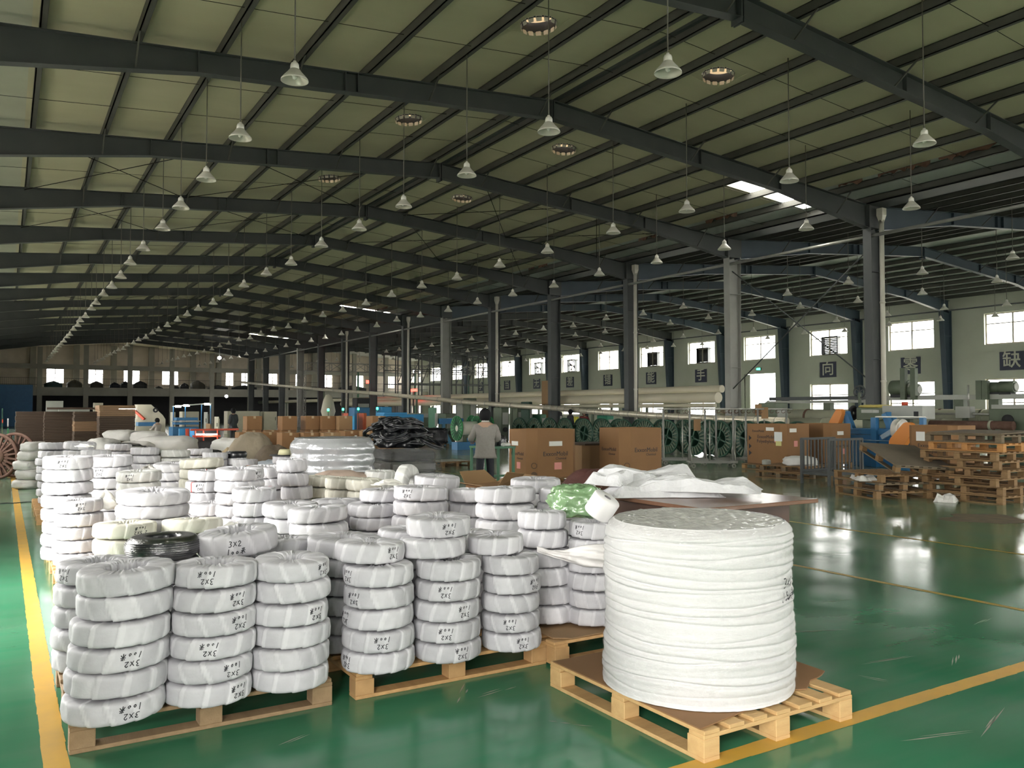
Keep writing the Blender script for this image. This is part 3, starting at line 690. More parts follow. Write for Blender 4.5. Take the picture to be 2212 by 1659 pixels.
def marking_mesh(coil,lines,size=.036,w=.0021,seed=0):
    b=MB();ra=coil.R
    for pl in strokes(lines,size,seed):
        d=[]
        for (xa,ya),(xb,yb) in zip(pl,pl[1:]):
            L=math.hypot(xb-xa,yb-ya);n=max(1,int(L/.006))
            for k in range(n): d.append((xa+(xb-xa)*k/n,ya+(yb-ya)*k/n))
        d.append(pl[-1])
        for (xa,ya),(xb,yb) in zip(d,d[1:]):
            L=math.hypot(xb-xa,yb-ya) or 1;nx,ny=-(yb-ya)/L*w,(xb-xa)/L*w
            q=[(xa+nx,ya+ny),(xa-nx,ya-ny),(xb-nx,yb-ny),(xb+nx,yb+ny)]
            b.add([coil.side(x/ra,y) for x,y in q],[(0,1,2,3)])
    return b.mesh('marking')
VAR=[]
for k in range(8):
    c=Coil(100+k,hole=.065+.018*(k%3),p=4.6+.5*(k%4),N=11+k%3);me=c.mesh()
    mk=marking_mesh(c,['3X2','100米'],.034,seed=k);mk.materials.append(M_ink)
    mk2=marking_mesh(c,['2.5X2','100米'],.030,seed=k);mk2.materials.append(M_ink)
    st=MB()   # red strap round the section
    for th in (.5,):
        ring=[]
        for j in range(26):
            p,_=c.pt(th,j/26);p2,_=c.pt(th+.06,j/26);mid=Vector(((c.R+c.a)/2*math.cos(th),(c.R+c.a)/2*math.sin(th),0))
            ring+=[p+(p-mid).normalized()*.002,p2+(p2-mid).normalized()*.002]
        st.add(ring,[(2*j,2*j+1,(2*j+3)%52,(2*j+2)%52) for j in range(26)])
    sm=st.mesh('strap');sm.materials.append(mat('red_strap',(.6,.06,.05),.5))
    ms={'w':me}
    me.materials.append(M_wrap)
    for nm,mm in (('c',M_wrapc),('g',M_wrapg)):
        q=me.copy();q.materials.clear();q.materials.append(mm);ms[nm]=q
    VAR.append((ms,mk,mk2,sm))
ORD=['lowest','second','third','fourth','fifth','sixth','seventh','eighth','ninth','tenth','eleventh']
def coil(x,y,z,dia,h,label,group,face=None,inv=True,style='w',mark=0,strap=False,tilt=(0,0)):
    """z = underside"""
    v=R.randrange(len(VAR));ms,mk,mk2,sm=VAR[v]
    o=bpy.data.objects.new('wrapped_cable_coil',ms[style]);COL.objects.link(o)
    k=dia/.462;o.scale=(k,k,h/.132)
    th=face if face is not None else R.uniform(0,2*PI)
    o.location=(x,y,z+h/2)
    o.rotation_euler=(PI+tilt[0],tilt[1],th) if inv else (tilt[0],tilt[1],th)
    tag(o,label,'cable coil',group)
    if mark: link('marking',mk if mark==1 else mk2,None,o)
    if strap: link('strap',sm,None,o)
    return o
CG='wrapped cable coils stacked on the pallets'
STACKS=[]   # dict(x,y,r,n,z0,h,...)
def camdir(p): d=Vector((p.x,p.y,0));return d.normalized()
def viewang(x,y): return math.atan2(-y,-x)      # direction from the coil to the camera
def stackB(px,py,n,dia,desc,zb=ZP,h=.115,lean=(0,0),marks=None,style='w',extra=()):
    p=atz(px,py,zb);c=p+camdir(p)*dia/2
    STACKS.append(dict(x=c.x,y=c.y,r=dia/2,n=n,z0=zb,h=h,desc=desc,lean=lean,marks=marks or {},style=style,extra=extra,fix=True,taper=True))
def stackT(px,py,w,desc,dia=.45,zb=ZP,marks=None,style='w',extra=(),jit=.012,straps=(),D=None,n=None,fix=False):
    D=D or dia*F/w;p=atD(px,py,D-dia/2*.95);d=camdir(p);c=p+d*dia*.47
    zt=p.z;nn=n or max(2,round((zt-zb)/.118));h=(zt-zb)/nn
    STACKS.append(dict(x=c.x,y=c.y,r=dia/2,n=nn,z0=zb,h=h,desc=desc,lean=(0,0),marks=marks or {},style=style,extra=extra,jit=jit,straps=straps,fix=fix))
# front pallet by the yellow line
stackB(247,1573,6,.465,'at the yellow line corner of the front pallet',lean=(.009,.003),marks={0:.32,2:.25},h=.116)
stackB(447,1535,6,.435,'with most writing on the front pallet',lean=(.007,.0),marks={0:.75,1:.55,2:-.05,3:.65,4:.6,5:-.2},h=.1135)
stackB(625,1504,6,.425,'beside the dark gap on the front pallet',lean=(.001,.0),marks={3:.75,5:1.0},h=.112)
# middle pallet
stackB(816,1462,5,.415,'on the block end of the middle pallet',marks={0:-1.0,1:.12,2:-1.15,3:-.75,4:-1.05,5:.75},h=.117,extra=((-.055,.05,.40),))
stackB(966,1438,5,.405,'in the centre front of the middle pallet',marks={0:.45,1:0,2:.6,3:-.05,6:.35},h=.116,extra=((-.09,.05,.40),(-.05,.12,.40)))
stackB(1104,1413,5,.375,'at the big roll end of the middle pallet',marks={0:.4,1:0,3:.9},h=.113,extra=((-.10,.06,.36),))
# pallet behind the big roll
stackB(1188,1353,6,.36,'under the draped cloth nearer the middle pallet',zb=.185,h=.122,lean=(-.006,.01),extra=())
stackB(1282,1357,6,.36,'under the small white roll behind the big roll',zb=.185,h=.112,marks={5:-.6})
# second rows
stackT(238,1222,168,'behind the yellow line corner stack',n=5,marks={4:-.9})
stackT(345,1212,0,'below the black coil',D=4.75,n=5,dia=.40)
stackT(515,1214,164,'topped by the upright lettered coil',n=5)
stackT(618,1174,150,'wedged behind the gap end of the front pallet',n=6,D=5.25)
stackT(738,1240,0,'in the dark gap between two pallets',D=5.6,n=5,dia=.42)
stackT(752,1166,157,'behind the block end of the middle pallet',n=6,D=5.2)
stackT(872,1152,140,'behind the centre of the middle pallet',n=6,D=5.35)
stackT(1010,1160,130,'deep between the middle pallet stacks',n=6,D=5.7)
# third group
stackT(290,1130,125,'of cream coils marked 2.5X2 beside the aisle',style='c',marks={4:.5},dia=.46)
stackT(412,1126,123,'of open cream coils next to the black coil',style='c',dia=.46)
stackT(168,1082,95,'rising beside the aisle with a torn wrap',dia=.42,marks={4:.1})
stackT(322,1066,0,'with the widest bright coil on top',dia=.57,D=6.9)
stackT(458,1088,88,'with a slack open wrap on top',dia=.42)
stackT(148,987,98,'nine high beside the aisle',marks={7:-.2},jit=.008)
stackT(240,985,88,'just behind the nine high stack',jit=.01,marks={6:-.5})
stackT(115,957,62,'stepping out toward the aisle line',jit=.03)
stackT(178,955,64,'farther down the aisle side',jit=.015)
stackT(300,1019,90,'of flat grey marked coils',style='g',marks={6:-.4})
stackT(372,1001,77,'with a cream coil under the top',style='w')
stackT(316,967,58,'of small coils with black labels',dia=.42)
stackT(378,973,60,'of grey coils below the big sacks',style='g',dia=.44)
stackT(436,992,0,'under a wide tilted coil',dia=.52,D=10.2,style='c')
stackT(443,1017,0,'wearing a red stripe',dia=.37,D=8.9,straps=(6,5),marks={5:-.2})
stackT(520,1013,102,'of tidy twin lettered coils',marks={7:.9},n=8)
stackT(578,1008,0,'behind the tidy twin lettered coils',D=8.8,n=7)
stackT(562,1057,0,'tied with a red strap',dia=.36,D=6.9,straps=(6,7))
stackT(635,992,0,'of slim leaning bundles',dia=.31,D=8.4,jit=.035,n=7)
stackT(694,1030,0,'of cream bundles beside the beige sack',dia=.38,D=9.3,style='c')
stackT(742,1033,0,'of cream bundles in front of the silver roll',dia=.38,D=8.9,style='c')
stackT(788,1036,0,'of cream bundles near the dark film stack',dia=.38,D=8.6,style='c')
stackT(822,1018,0,'of grey bundles against the dark film stack',dia=.38,D=10.4,style='g')
stackT(943,1030,100,'with a black label under its top coil')
stackT(908,1054,114,'with black labels and small lettering',marks={6:-.5},D=6.9)
stackT(800,1090,113,'carrying a shifted coil behind the middle pallet',extra=((.08,.06,.40),))
stackT(738,1083,108,'hidden left of the shifted coil',D=7.3)
stackT(683,1099,125,'of plump coils behind the front pallet gap')
stackT(622,1090,116,'of plump coils beside the red strap stack',D=6.75)
stackT(1090,1057,130,'with deep creases near the green bag',dia=.47,D=6.5)
stackT(1024,1060,120,'leaning on the deep creased stack',D=7.05,dia=.45)
stackT(1225,1054,0,'behind the green bag',dia=.46,D=6.55)
stackT(1158,1036,0,'between the green bag and cardboard flaps',dia=.45,D=7.5)
stackT(432,970,0,'near the yellow tarpaulin',dia=.42,D=14.2)
stackT(470,978,0,'of tilted reels near the black tarpaulin',dia=.38,D=13.0)
stackT(506,990,0,'capped by a small black coil',dia=.32,D=13.2)
stackT(530,993,0,'behind the tidy twin coils toward the cartons',dia=.36,D=12.2)
stackT(616,985,0,'under the small bobbin reel',dia=.32,D=11.5)
stackT(255,960,0,'at the back beside the black bags',dia=.44,D=14.5)
stackT(205,972,0,'behind the aisle stacks',dia=.42,D=12.4)
# push overlapping stacks apart
for it in range(60):
    for i,a in enumerate(STACKS):
        for b_ in STACKS[i+1:]:
            dx,dy=b_['x']-a['x'],b_['y']-a['y'];d=math.hypot(dx,dy);m=(a['r']+b_['r'])*.985
            if d<m and d>1e-5:
                wa=0 if a['fix'] else 1;wb_=0 if b_['fix'] else 1
                if wa+wb_==0: continue
                q=(m-d)/(wa+wb_);a['x']-=dx/d*q*wa;a['y']-=dy/d*q*wa;b_['x']+=dx/d*q*wb_;b_['y']+=dy/d*q*wb_
TOPS={}
for s in STACKS:
    r=random.Random(hash(s['desc'])&0 or len(s['desc'])*7+s['n']);z=s['z0'];j=s.get('jit',.007);nt_=s['n']+len(s['extra'])
    d=Vector((s['x'],s['y'],0)).normalized();rt=Vector((d.y,-d.x,0))
    for k in range(nt_):
        dia=s['r']*2*(1-(.012*k if s.get('taper') else 0));x,y=s['x']+s['lean'][0]*k+r.uniform(-j,j),s['y']+s['lean'][1]*k+r.uniform(-j,j)
        if k>=s['n']:
            ex=s['extra'][k-s['n']];x+=rt.x*ex[0]+d.x*ex[1];y+=rt.y*ex[0]+d.y*ex[1];dia=ex[2]
        mk=s['marks'].get(k);fa=None
        if mk is not None: fa=viewang(x,y)+mk*1.0
        else: fa=r.uniform(0,6.28)
        inv=True
        dsc=s['desc'];m2=2 if '2.5X2' in dsc else 1
        word='cream' if s['style']=='c' else 'grey' if s['style']=='g' else 'white'
        pos=ORD[k] if k<nt_-1 else 'topmost'
        o=coil(x,y,z,dia*(1+r.uniform(-.012,.012)),s['h'],'%s wrapped coil, %s in the stack %s'%(word,pos,dsc),CG,fa,inv,s['style'],(m2 if mk is not None else 0),k in s.get('straps',()),
               (0,0) if k<nt_-1 else (r.uniform(-.05,.05),r.uniform(-.05,.05)))
        z+=s['h']
    TOPS[s['desc']]=(s['x'],s['y'],z)
# upright lettered coil on its stack, black coil
x,y,z=TOPS['topped by the upright lettered coil']
coil(x-.02,y-.0,z+.03,.46,.135,'white wrapped coil with upright 3X2 lettering lying beside the black coil',CG,viewang(x,y)-.05,False,'w',1,False,(.07,.03))
x,y,z=TOPS['below the black coil']
bc=thing('black_cable_coil','black cable coil wrapped in clear film on the front pallet stacks','cable coil',(x,y,z))
b=MB();n=12
prof=[(.088,.012),(.10,.0),(.165,.0),(.195,.03),(.20,.06),(.187,.096),(.168,.116),(.163,.118),(.16,.1182),(.105,.1182),(.10,.118),(.092,.114),(.088,.10)]
b.lathe(prof,40,closed=True);b.build('cable',M_black,bc,local=True)
for k in range(7):
    MB().lathe([(.201-.0003*abs(k-3)**2-.004,.028+.011*k-.004),(.2055-.0008*abs(k-3)**2,.028+.011*k),(.201-.0003*abs(k-3)**2-.004,.028+.011*k+.004)],40).build('cable_turn',M_black,bc,local=True)
MB().lathe([(r_*1.012+.002,z_*1.02+.001) for r_,z_ in prof],40,closed=True).build('clear_film',film_mat('clear_film',.22,.08,.4,30),bc,local=True)
# pallets under the coils
pallet(.91,4.98,1.2,1.26,PI/2,'pallet by the yellow line under the front coil stacks',m=M_woodw,mb=M_woodw)
pallet(2.305,4.98,1.2,1.265,PI/2,'pallet in the middle under three front coil stacks')
pr=pallet(3.53,4.86,1.2,1.22,PI/2,'pallet with a cardboard sheet behind the big roll',z=.018)
PLG='pallets hidden under the inner coil stacks'
for i in range(4):
    for j in range(8):
        cx,cy=1.02+1.29*i,6.22+1.27*j
        sp_=atD(719,948,11.4)
        if abs(sp_.x-cx)<1.2 and abs(sp_.y-cy)<1.22: continue
        if any(abs(s['x']-cx)<.62 and abs(s['y']-cy)<.62 for s in STACKS): pallet(cx,cy,1.2,1.24,PI/2,'pallet whose end shows beside the aisle line' if i==0 else 'pallet hidden under the inner coil stacks',group='pallets whose ends show along the aisle' if i==0 else PLG)
# ================================================================== big shrink wrapped roll
p=atz(1508,1531,.165);c=p+camdir(p)*.50
BR=thing('cable_roll','big white shrink wrapped cable roll standing on its own pallet','cable roll',(c.x,c.y,.157))
HR=.858
_rr=random.Random(44)
CREASE=[(.035+.80*(k+.5)/17+_rr.uniform(-.012,.012),_rr.uniform(-.022,.022),_rr.uniform(0,6.28),_rr.uniform(0,6.28),_rr.uniform(.4,1.15),_rr.uniform(.0045,.009)) for k in range(17)]
def rollpt(u,v,R0=.505,H_=HR,off=0):
    th=2*PI*u;z=H_*v;r=R0-.012*v+.009*math.sin(th*2+.6)+.006*math.sin(z*11+1.5*math.sin(th))
    for zc,am,p1,p2,A,w in CREASE:
        d=z-(zc+am*math.sin(th+p1)+.006*math.sin(3*th+p2)+.006*noise3((math.cos(th)*2.5,math.sin(th)*2.5,zc*20)))
        if abs(d)<.06:
            k=.35+.65*abs(math.sin(.5*th+p2));k*=A
            r+=k*(-.017*math.exp(-(d/w)**2)+.007*math.exp(-((d-.016)/.013)**2)+.005*math.exp(-((d+.02)/.016)**2))
    r+=.0035*noise3((th*2.6,z*30,1.5))+.0035*noise3((th*14,z*16,7))+.002*noise3((th*30,z*9,3))+off
    if v>.94: r-=(v-.94)**1.5*2.6
    if v<.02: r+=.006
    return Vector((r*math.cos(th),r*math.sin(th),z))
b=MB();b.grid(lambda u,v:rollpt(u,v),220,230,wrapu=True)
M_rollc=mat('white_roll_cloth',(.66,.65,.645),.5,noise=.25,nscale=5,col2=(.58,.58,.60),bump=.12,bscale=70)
b.build('wrapped_body',M_rollc,BR,local=True)
def toppt(u,v):
    th=2*PI*u;q=rollpt(u,1.0);r=v
    return Vector((q.x*r,q.y*r,HR-.004+.010*(1-r)*r+.012*abs(noise3((q.x*r*7+q.y*r*5,q.y*r*12-q.x*r*3,2)))+.006*noise3((q.x*r*25,q.y*r*30,5))-.02*(1-r)))
b=MB();b.grid(toppt,160,50,wrapu=True);b.build('film_top',mat('grey_film_top',(.50,.50,.47),.22,noise=.5,nscale=7,col2=(.62,.61,.56),bump=.6,bscale=16,stretch=(2.5,.8,1)),BR,local=True)
b=MB();b.grid(lambda u,v:rollpt(u,.015+.98*v,off=.004+.003*noise3((u*70,v*34,3))),160,120,wrapu=True);b.build('clear_film',film_mat('roll_film',.17,.07,.9,34),BR,local=True)
def side_text(parent,lines,size,th0,z0,r,m,w=.0035,seed=1):
    b=MB()
    for pl in strokes(lines,size,seed):
        for (xa,ya),(xb,yb) in zip(pl,pl[1:]):
            n=max(1,int(math.hypot(xb-xa,yb-ya)/.01))
            for k in range(n):
                x1_,y1_=xa+(xb-xa)*k/n,ya+(yb-ya)*k/n;x2_,y2_=xa+(xb-xa)*(k+1)/n,ya+(yb-ya)*(k+1)/n
                L=math.hypot(x2_-x1_,y2_-y1_) or 1;nx,ny=-(y2_-y1_)/L*w,(x2_-x1_)/L*w
                b.add([r(th0+x/.5,z0+y) for x,y in ((x1_+nx,y1_+ny),(x1_-nx,y1_-ny),(x2_-nx,y2_-ny),(x2_+nx,y2_+ny))],[(0,1,2,3)])
    b.build('marking',m,parent,local=True)
side_text(BR,['3X6','190米'],.055,viewang(c.x,c.y)+1.12,.545,lambda th,z:rollpt((th/(2*PI))%1,z/HR,off=.013),M_ink,.0028)
pallet(3.245,3.40,1.05,1.24,0,'pale pallet under the big shrink wrapped roll',m=M_woodp,mb=M_woodp)
# cardboard under the roll: bent sheet with a torn edge
def sheet(name,pts,z,m,label,cat,thick=.006,zf=None,group=None,parent=None):
    n=len(pts);cx=sum(p[0] for p in pts)/n;cy=sum(p[1] for p in pts)/n
    b=MB();zz=[(zf(x,y) if zf else z) for x,y in pts]
    vs=[(x,y,q) for (x,y),q in zip(pts,zz)]+[(x,y,q+thick) for (x,y),q in zip(pts,zz)]
    b.add(vs,[tuple(reversed(range(n))),tuple(range(n,2*n))]+[(i,(i+1)%n,n+(i+1)%n,n+i) for i in range(n)])
    o=b.build(name,m,parent);
    if not parent: tag(o,label,cat,group)
    return o
rr=random.Random(2);pts=[(2.715,2.80),(2.715,3.98),(3.95,4.0),(3.90,3.05)]
N_=18
edge=[(3.90-(3.90-2.715)*k/N_+0,3.05-(3.05-2.80)*(k/N_)**.7+(.035*math.sin(k*1.1)+rr.uniform(-.018,.018) if 2<k<12 else 0)) for k in range(1,N_)]
sheet('cardboard_sheet',pts+edge,.1475,M_card,'flat cardboard sheet with a torn edge under the big roll','cardboard')
sheet('cardboard_sheet',[(2.95,4.33),(2.95,5.4),(4.1,5.4),(4.12,4.3),(3.05,4.26)],.1665,M_cardl,'flat cardboard sheet under the draped coil stacks','cardboard')
# ================================================================== things on and near the coil stacks
def blob(name,c,d,m,label,cat,seed=0,ex=.7,amp=.1,freq=2.5,nu=36,nv=18,rz=0,group=None,pinch=None,flatb=True,tiltm=None):
    b=MB();Mx=Matrix.Rotation(rz,4,'Z')
    if tiltm: Mx=Mx@tiltm
    def fn(u,v):
        th=2*PI*u;ph=PI*(v-.5);sg=lambda s:math.copysign(abs(s)**ex,s)
        q=Vector((sg(math.cos(ph))*sg(math.cos(th)),sg(math.cos(ph))*sg(math.sin(th)),sg(math.sin(ph))))
        k=1+amp*noise3(q*freq+Vector((seed*3.1,seed*1.7,seed)))+amp*.5*noise3(q*freq*2.6+Vector((seed,0,seed*2)))
        q=Vector((q.x*d[0]/2,q.y*d[1]/2,q.z*d[2]/2))*k
        if pinch: 
            t=max(0,(q.x/(d[0]/2))-.55);q.y*=1-min(.8,t*pinch);q.z*=1-min(.6,t*pinch*.6)
        q=Mx@q
        if flatb: q.z=max(q.z,-d[2]*.42)
        return q+Vector((0,0,d[2]*.42))
    b.grid(fn,nu,nv,wrapu=True);me=b.mesh(name);me.materials.append(m)
    o=bpy.data.objects.new(name,me);COL.objects.link(o);o.location=c
    tag(o,label,cat,group);return o
M_sackw=mat('white_sack',(.70,.69,.66),.55,noise=.3,nscale=5,bump=.5,bscale=14)
M_sackg=mat('grey_sack',(.46,.45,.42),.6,noise=.3,nscale=5,bump=.5,bscale=12)
M_bagblack=mat('black_bag',(.014,.014,.017),.28,bump=.8,bscale=10,coat=.5)
M_bagg=mat('green_film_bag',(.20,.34,.17),.22,noise=.5,nscale=6,col2=(.34,.48,.28),bump=.5,bscale=18,coat=.8,coatr=.08)
x,y,z=TOPS['behind the green bag']
pg=atD(1250,1114,5.85)
blob('green_bag',(pg.x,pg.y,pg.z),(.40,.34,.235),M_bagg,'lumpy green plastic bag lying on the coils','bag',3,.74,.2,2.9,rz=-.5,pinch=1.2,nu=80,nv=44)
pw=atD(1288,1122,5.55)
wr_=thing('small_white_roll','small white paper roll leaning beside the green bag','roll',(pw.x,pw.y,pw.z))
Mr=Matrix.Rotation(-YAW,4,'Z')@Matrix.Rotation(.55,4,'Y')@Matrix.Rotation(.25,4,'X')
MB().lathe([(.025,0),(.088,0),(.095,.01),(.095,.135),(.088,.145),(.025,.145)],32,Matrix.Translation((0,0,.03))@Mr).build('roll_body',mat('white_paper',(.82,.80,.80),.7),wr_,local=True)
# draped cloth across the two stacks behind the big roll
s1=TOPS['under the draped cloth nearer the middle pallet'];s2=TOPS['under the small white roll behind the big roll']
def front_dist(az):
    best=None;d=Vector((math.sin(az),math.cos(az)))
    for sx,sy,_ in (s1,s2):
        r_=.186;bq=d.x*sx+d.y*sy;cq=sx*sx+sy*sy-r_*r_;ds=bq*bq-cq
        if ds>0:
            q=bq-math.sqrt(ds);best=q if best is None else min(best,q)
    return best
aza=math.atan2(*(lambda v:(v.x,v.y))(atD(1160,1200,5)));azb=math.atan2(*(lambda v:(v.x,v.y))(atD(1322,1200,5)))
NF=80;fd=[front_dist(aza+(azb-aza)*k/NF) for k in range(NF+1)]
mx_=max(q for q in fd if q);fd=[min(q,min(x_ for x_ in fd if x_)+.10) if q else min(x_ for x_ in fd if x_)+.10 for q in fd]
for _ in range(6): fd=[(fd[max(0,k-1)]+fd[k]+fd[min(NF,k+1)])/3 for k in range(NF+1)]
def cl(u,v):
    az=aza+(azb-aza)*u;k=min(NF-1,int(u*NF));dq=fd[k]+(fd[k+1]-fd[k])*(u*NF-k)
    yb=1192+30*min(1,u*1.6)+4*u;yt=1180-6*u+14*math.sin(PI*min(1,u*1.5))*(1-u)
    D_=dq*math.cos(az-YAW);zb0=atD(1240,yb,D_).z;zt0=atD(1240,yt,D_).z
    bul=.008+.04*math.sin(PI*v)**.8*(.35+.65*u)+.009*math.sin(16*v+9*u)*(.3+u)+.006*noise3((u*8,v*9,3))
    q=Vector((math.sin(az),math.cos(az),0))*(dq-bul)
    q.z=zb0+(zt0-zb0)*v+.006*noise3((u*7,v*4,8));return q
b=MB();b.grid(cl,50,22);o=b.build('draped_cloth',mat('white_cloth',(.80,.77,.76),.6,bump=.2,bscale=30));sm=o.modifiers.new('s','SOLIDIFY');sm.thickness=.006
tag(o,'crumpled white cloth draped round two coil stacks behind the big roll','cloth')
# coil standing on edge
p=atD(880,1040,8.1);o=coil(p.x,p.y,p.z,.40,.13,'white wrapped coil standing upright on its edge',CG,0,False,'g')
o.rotation_euler=(PI/2,0,-YAW+1.25);o.location=(p.x,p.y,p.z-.03)
# folded wrap on top of a coil, loose torn wraps
M_torn=mat('torn_wrap',(.76,.75,.70),.6,bump=.4,bscale=20)
def torn(px,py,D,w,h,lab,seed,m=None):
    p=atD(px,py,D);rt=Vector((FWD.y,-FWD.x,0));b=MB()
    def fn(u,v):
        a=(u-.5)*w*(1-.35*v+.2*noise3((u*3,v*3,seed)));return p+rt*a+FWD*(.03*math.sin(6*u+seed)+.04*noise3((u*4,v*4,seed+2)))+Vector((0,0,h*v*(1-.6*(2*u-1)**2)+.012*noise3((u*6,v*6,seed+5))))
    b.grid(fn,16,10);o=b.build('torn_wrap',m or M_torn);o.modifiers.new('s','SOLIDIFY').thickness=.004
    tag(o,lab,'wrapping');return o
torn(230,1100,8.3,.26,.20,'torn flap of white wrap rising behind an aisle side coil',1)
torn(182,1075,8.4,.14,.06,'crumpled end of white wrap on an aisle side coil',2)
torn(840,1048,6.9,.30,.05,'folded white wrap lying on a shifted coil',3)
torn(500,1150,5.1,.17,.06,'loose white wrap end rising behind the upright lettered coil',4)
torn(322,1012,8.8,.16,.04,'small gathered wrap end on the flat grey coils',6,M_sackg)
torn(180,965,8.1,.2,.025,'white wrap end gathered on the nine high stack',8)
# cardboard flaps beyond the coils
p=atD(1070,1040,9.3);t=thing('open_carton','open brown carton with raised flaps behind the coil stacks','carton',(p.x,p.y,0))
q=Vector((p.x,p.y,0));M=Matrix.Rotation(.25,3,'Z');q=q.copy()
def qb(b,x0,x1,y0,y1,z0,z1): b.bx(x0,x1,y0,y1,z0,z1,Matrix.Translation(q)@Matrix.Rotation(.25,4,'Z'))
b=MB();qb(b,-.22,.28,-.25,.25,0,.76);b.build('box_body',M_card,t)
for vs in ([(-.22,-.25,.82),(.06,-.25,.82),(.05,-.40,.96),(-.2,-.38,.99)],[(.28,-.25,.82),(.28,.25,.82),(.48,.22,.92),(.48,-.2,.90)],[(-.22,.25,.82),(.28,.25,.82),(.24,.42,.95),(-.16,.42,.95)],[(-.22,-.25,.82),(-.22,.25,.82),(-.40,.2,.86),(-.40,-.2,.84)]):
    v=[q+M@Vector(a)-Vector((0,0,.06)) for a in vs];MB().add(v+[a+Vector((0,0,.006)) for a in v],[(3,2,1,0),(4,5,6,7),(0,1,5,4),(1,2,6,5),(2,3,7,6),(3,0,4,7)]).build('flap',M_cardl,t)
# ================================================================== brown table with white sacks
t=thing('work_table','brown plywood table with solid end panels beside the big roll','table',(5.65,6.1,0))
M_ply=mat('brown_plywood',(.085,.036,.02),.45,noise=.5,nscale=3,col2=(.05,.022,.013),stretch=(4,1,1))
M_plyt=mat('plywood_top',(.20,.10,.06),.25,noise=.5,nscale=3,col2=(.15,.075,.045),stretch=(1,4,1))
MB().bx(4.93,6.36,5.02,7.15,.75,.785).build('table_top',M_plyt,t,.004)
for nm,bx in (('end_panel',(5.0,6.18,5.2,5.23,0,.75)),('end_panel',(5.0,6.18,6.95,6.98,0,.75)),('side_panel',(6.15,6.18,5.23,6.95,0,.75)),('side_panel',(5.0,5.03,5.23,6.95,0,.75)),('shelf',(5.03,6.15,5.23,6.95,.3,.32))):
    MB().bx(*bx).build(nm,M_ply,t)
M_sackt=mat('white_woven_sack',(.80,.80,.82),.42,noise=.2,nscale=8,bump=.25,bscale=25,coat=.2,coatr=.3)
def flatsack(c,L,Wd,rz,z,hmax,seed,lab,m=None,bias=0):
    b=MB();Rz=Matrix.Rotation(rz,3,'Z')
    def fn(u,v):
        x=(u-.5)*L;y=(v-.5)*Wd;e=min(1,8*min(u,1-u))*min(1,8*min(v,1-v))
        r1=abs(noise3((u*2.6+seed,v*2.0,seed)));r2=abs(noise3((u*6,v*4+seed,seed*2)))
        tri=lambda q:abs((q%1)*2-1)
        h=z+hmax*e*(.18+.62*tri(u*1.15+v*.55+seed*.37)*(.5+.5*math.sin(PI*u))+.38*tri(u*.7-v*1.3+seed*.61)+.22*tri(u*2.7+v*1.9+seed*.2)*tri(v*1.1+seed)+.18*(.5-r2))
        return Vector(c)+Rz@Vector((x+.03*noise3((u*5,v*5,seed+3)),y+.03*noise3((u*5,v*5,seed+8)),0))+Vector((0,0,max(z+.004,h)))
    b.grid(fn,26,16,smooth=False);o=b.build('woven_sack',m or M_sackt);o.modifiers.new('s','SOLIDIFY').thickness=.004
    tag(o,lab,'sack');return o
flatsack((5.42,6.1,0),1.05,.75,-.5,.787,.16,3,'crumpled white woven sack at the bottom of the heap on the table')
flatsack((5.55,6.5,0),1.1,.6,-.75,.87,.16,7,'white woven sack folded over the back of the heap on the table')
flatsack((5.6,5.78,0),1.15,.5,-.85,.84,.13,12,'white woven sack with a straight hem lying toward the table corner')
flatsack((5.3,6.55,0),.7,.45,.3,.86,.13,15,'frayed white woven sack on the table end near the green bag')
blob('brown_sack',(5.75,7.6,.0),(.75,.7,.98),mat('maroon_sack',(.09,.035,.03),.6,bump=.4,bscale=12),'dark maroon sack standing behind the table','sack',9,.6,.1,2)
# ================================================================== silver roll and neighbours
D=11.2;p=atD(719,948,D-.5);c=p+camdir(p)*.52
SR=thing('cable_roll','wide silvery film wrapped cable roll behind the cream bundles','cable roll',(c.x,c.y,.147));HS=p.z-.147
M_silver=mat('silver_film',(.50,.51,.53),.22,metal=.35,noise=.4,nscale=4,bump=.5,bscale=12)
def silv(u,v):
    th=2*PI*u;z=HS*v;r=.555+.010*math.sin(z/.15*2*PI+.5*math.sin(th+1))+.006*noise3((th*5,z*22,3));
    if v>.94:r-=(v-.94)*1.2
    return Vector((r*math.cos(th),r*math.sin(th),z))
MB().grid(silv,90,70,wrapu=True).build('wrapped_body',M_silver,SR,local=True)
MB().grid(lambda u,v:Vector((silv(u,1).x*v,silv(u,1).y*v,HS+.015*(1-v)+.008*noise3((math.cos(2*PI*u)*v*6,math.sin(2*PI*u)*v*6,1)))),60,14,wrapu=True).build('film_top',M_silver,SR,local=True)
pallet(c.x,c.y,1.15,1.15,PI/2,'pallet under the silvery cable roll')
p=atD(735,1030,10.15);blob('beige_sack',(p.x,p.y,.0),(.95,.36,.93),mat('beige_sack',(.52,.40,.33),.6,noise=.3,nscale=4,bump=.5,bscale=8),'pinkish beige cloth sack slumped in front of the silvery roll','sack',5,.6,.1,2,rz=.2)
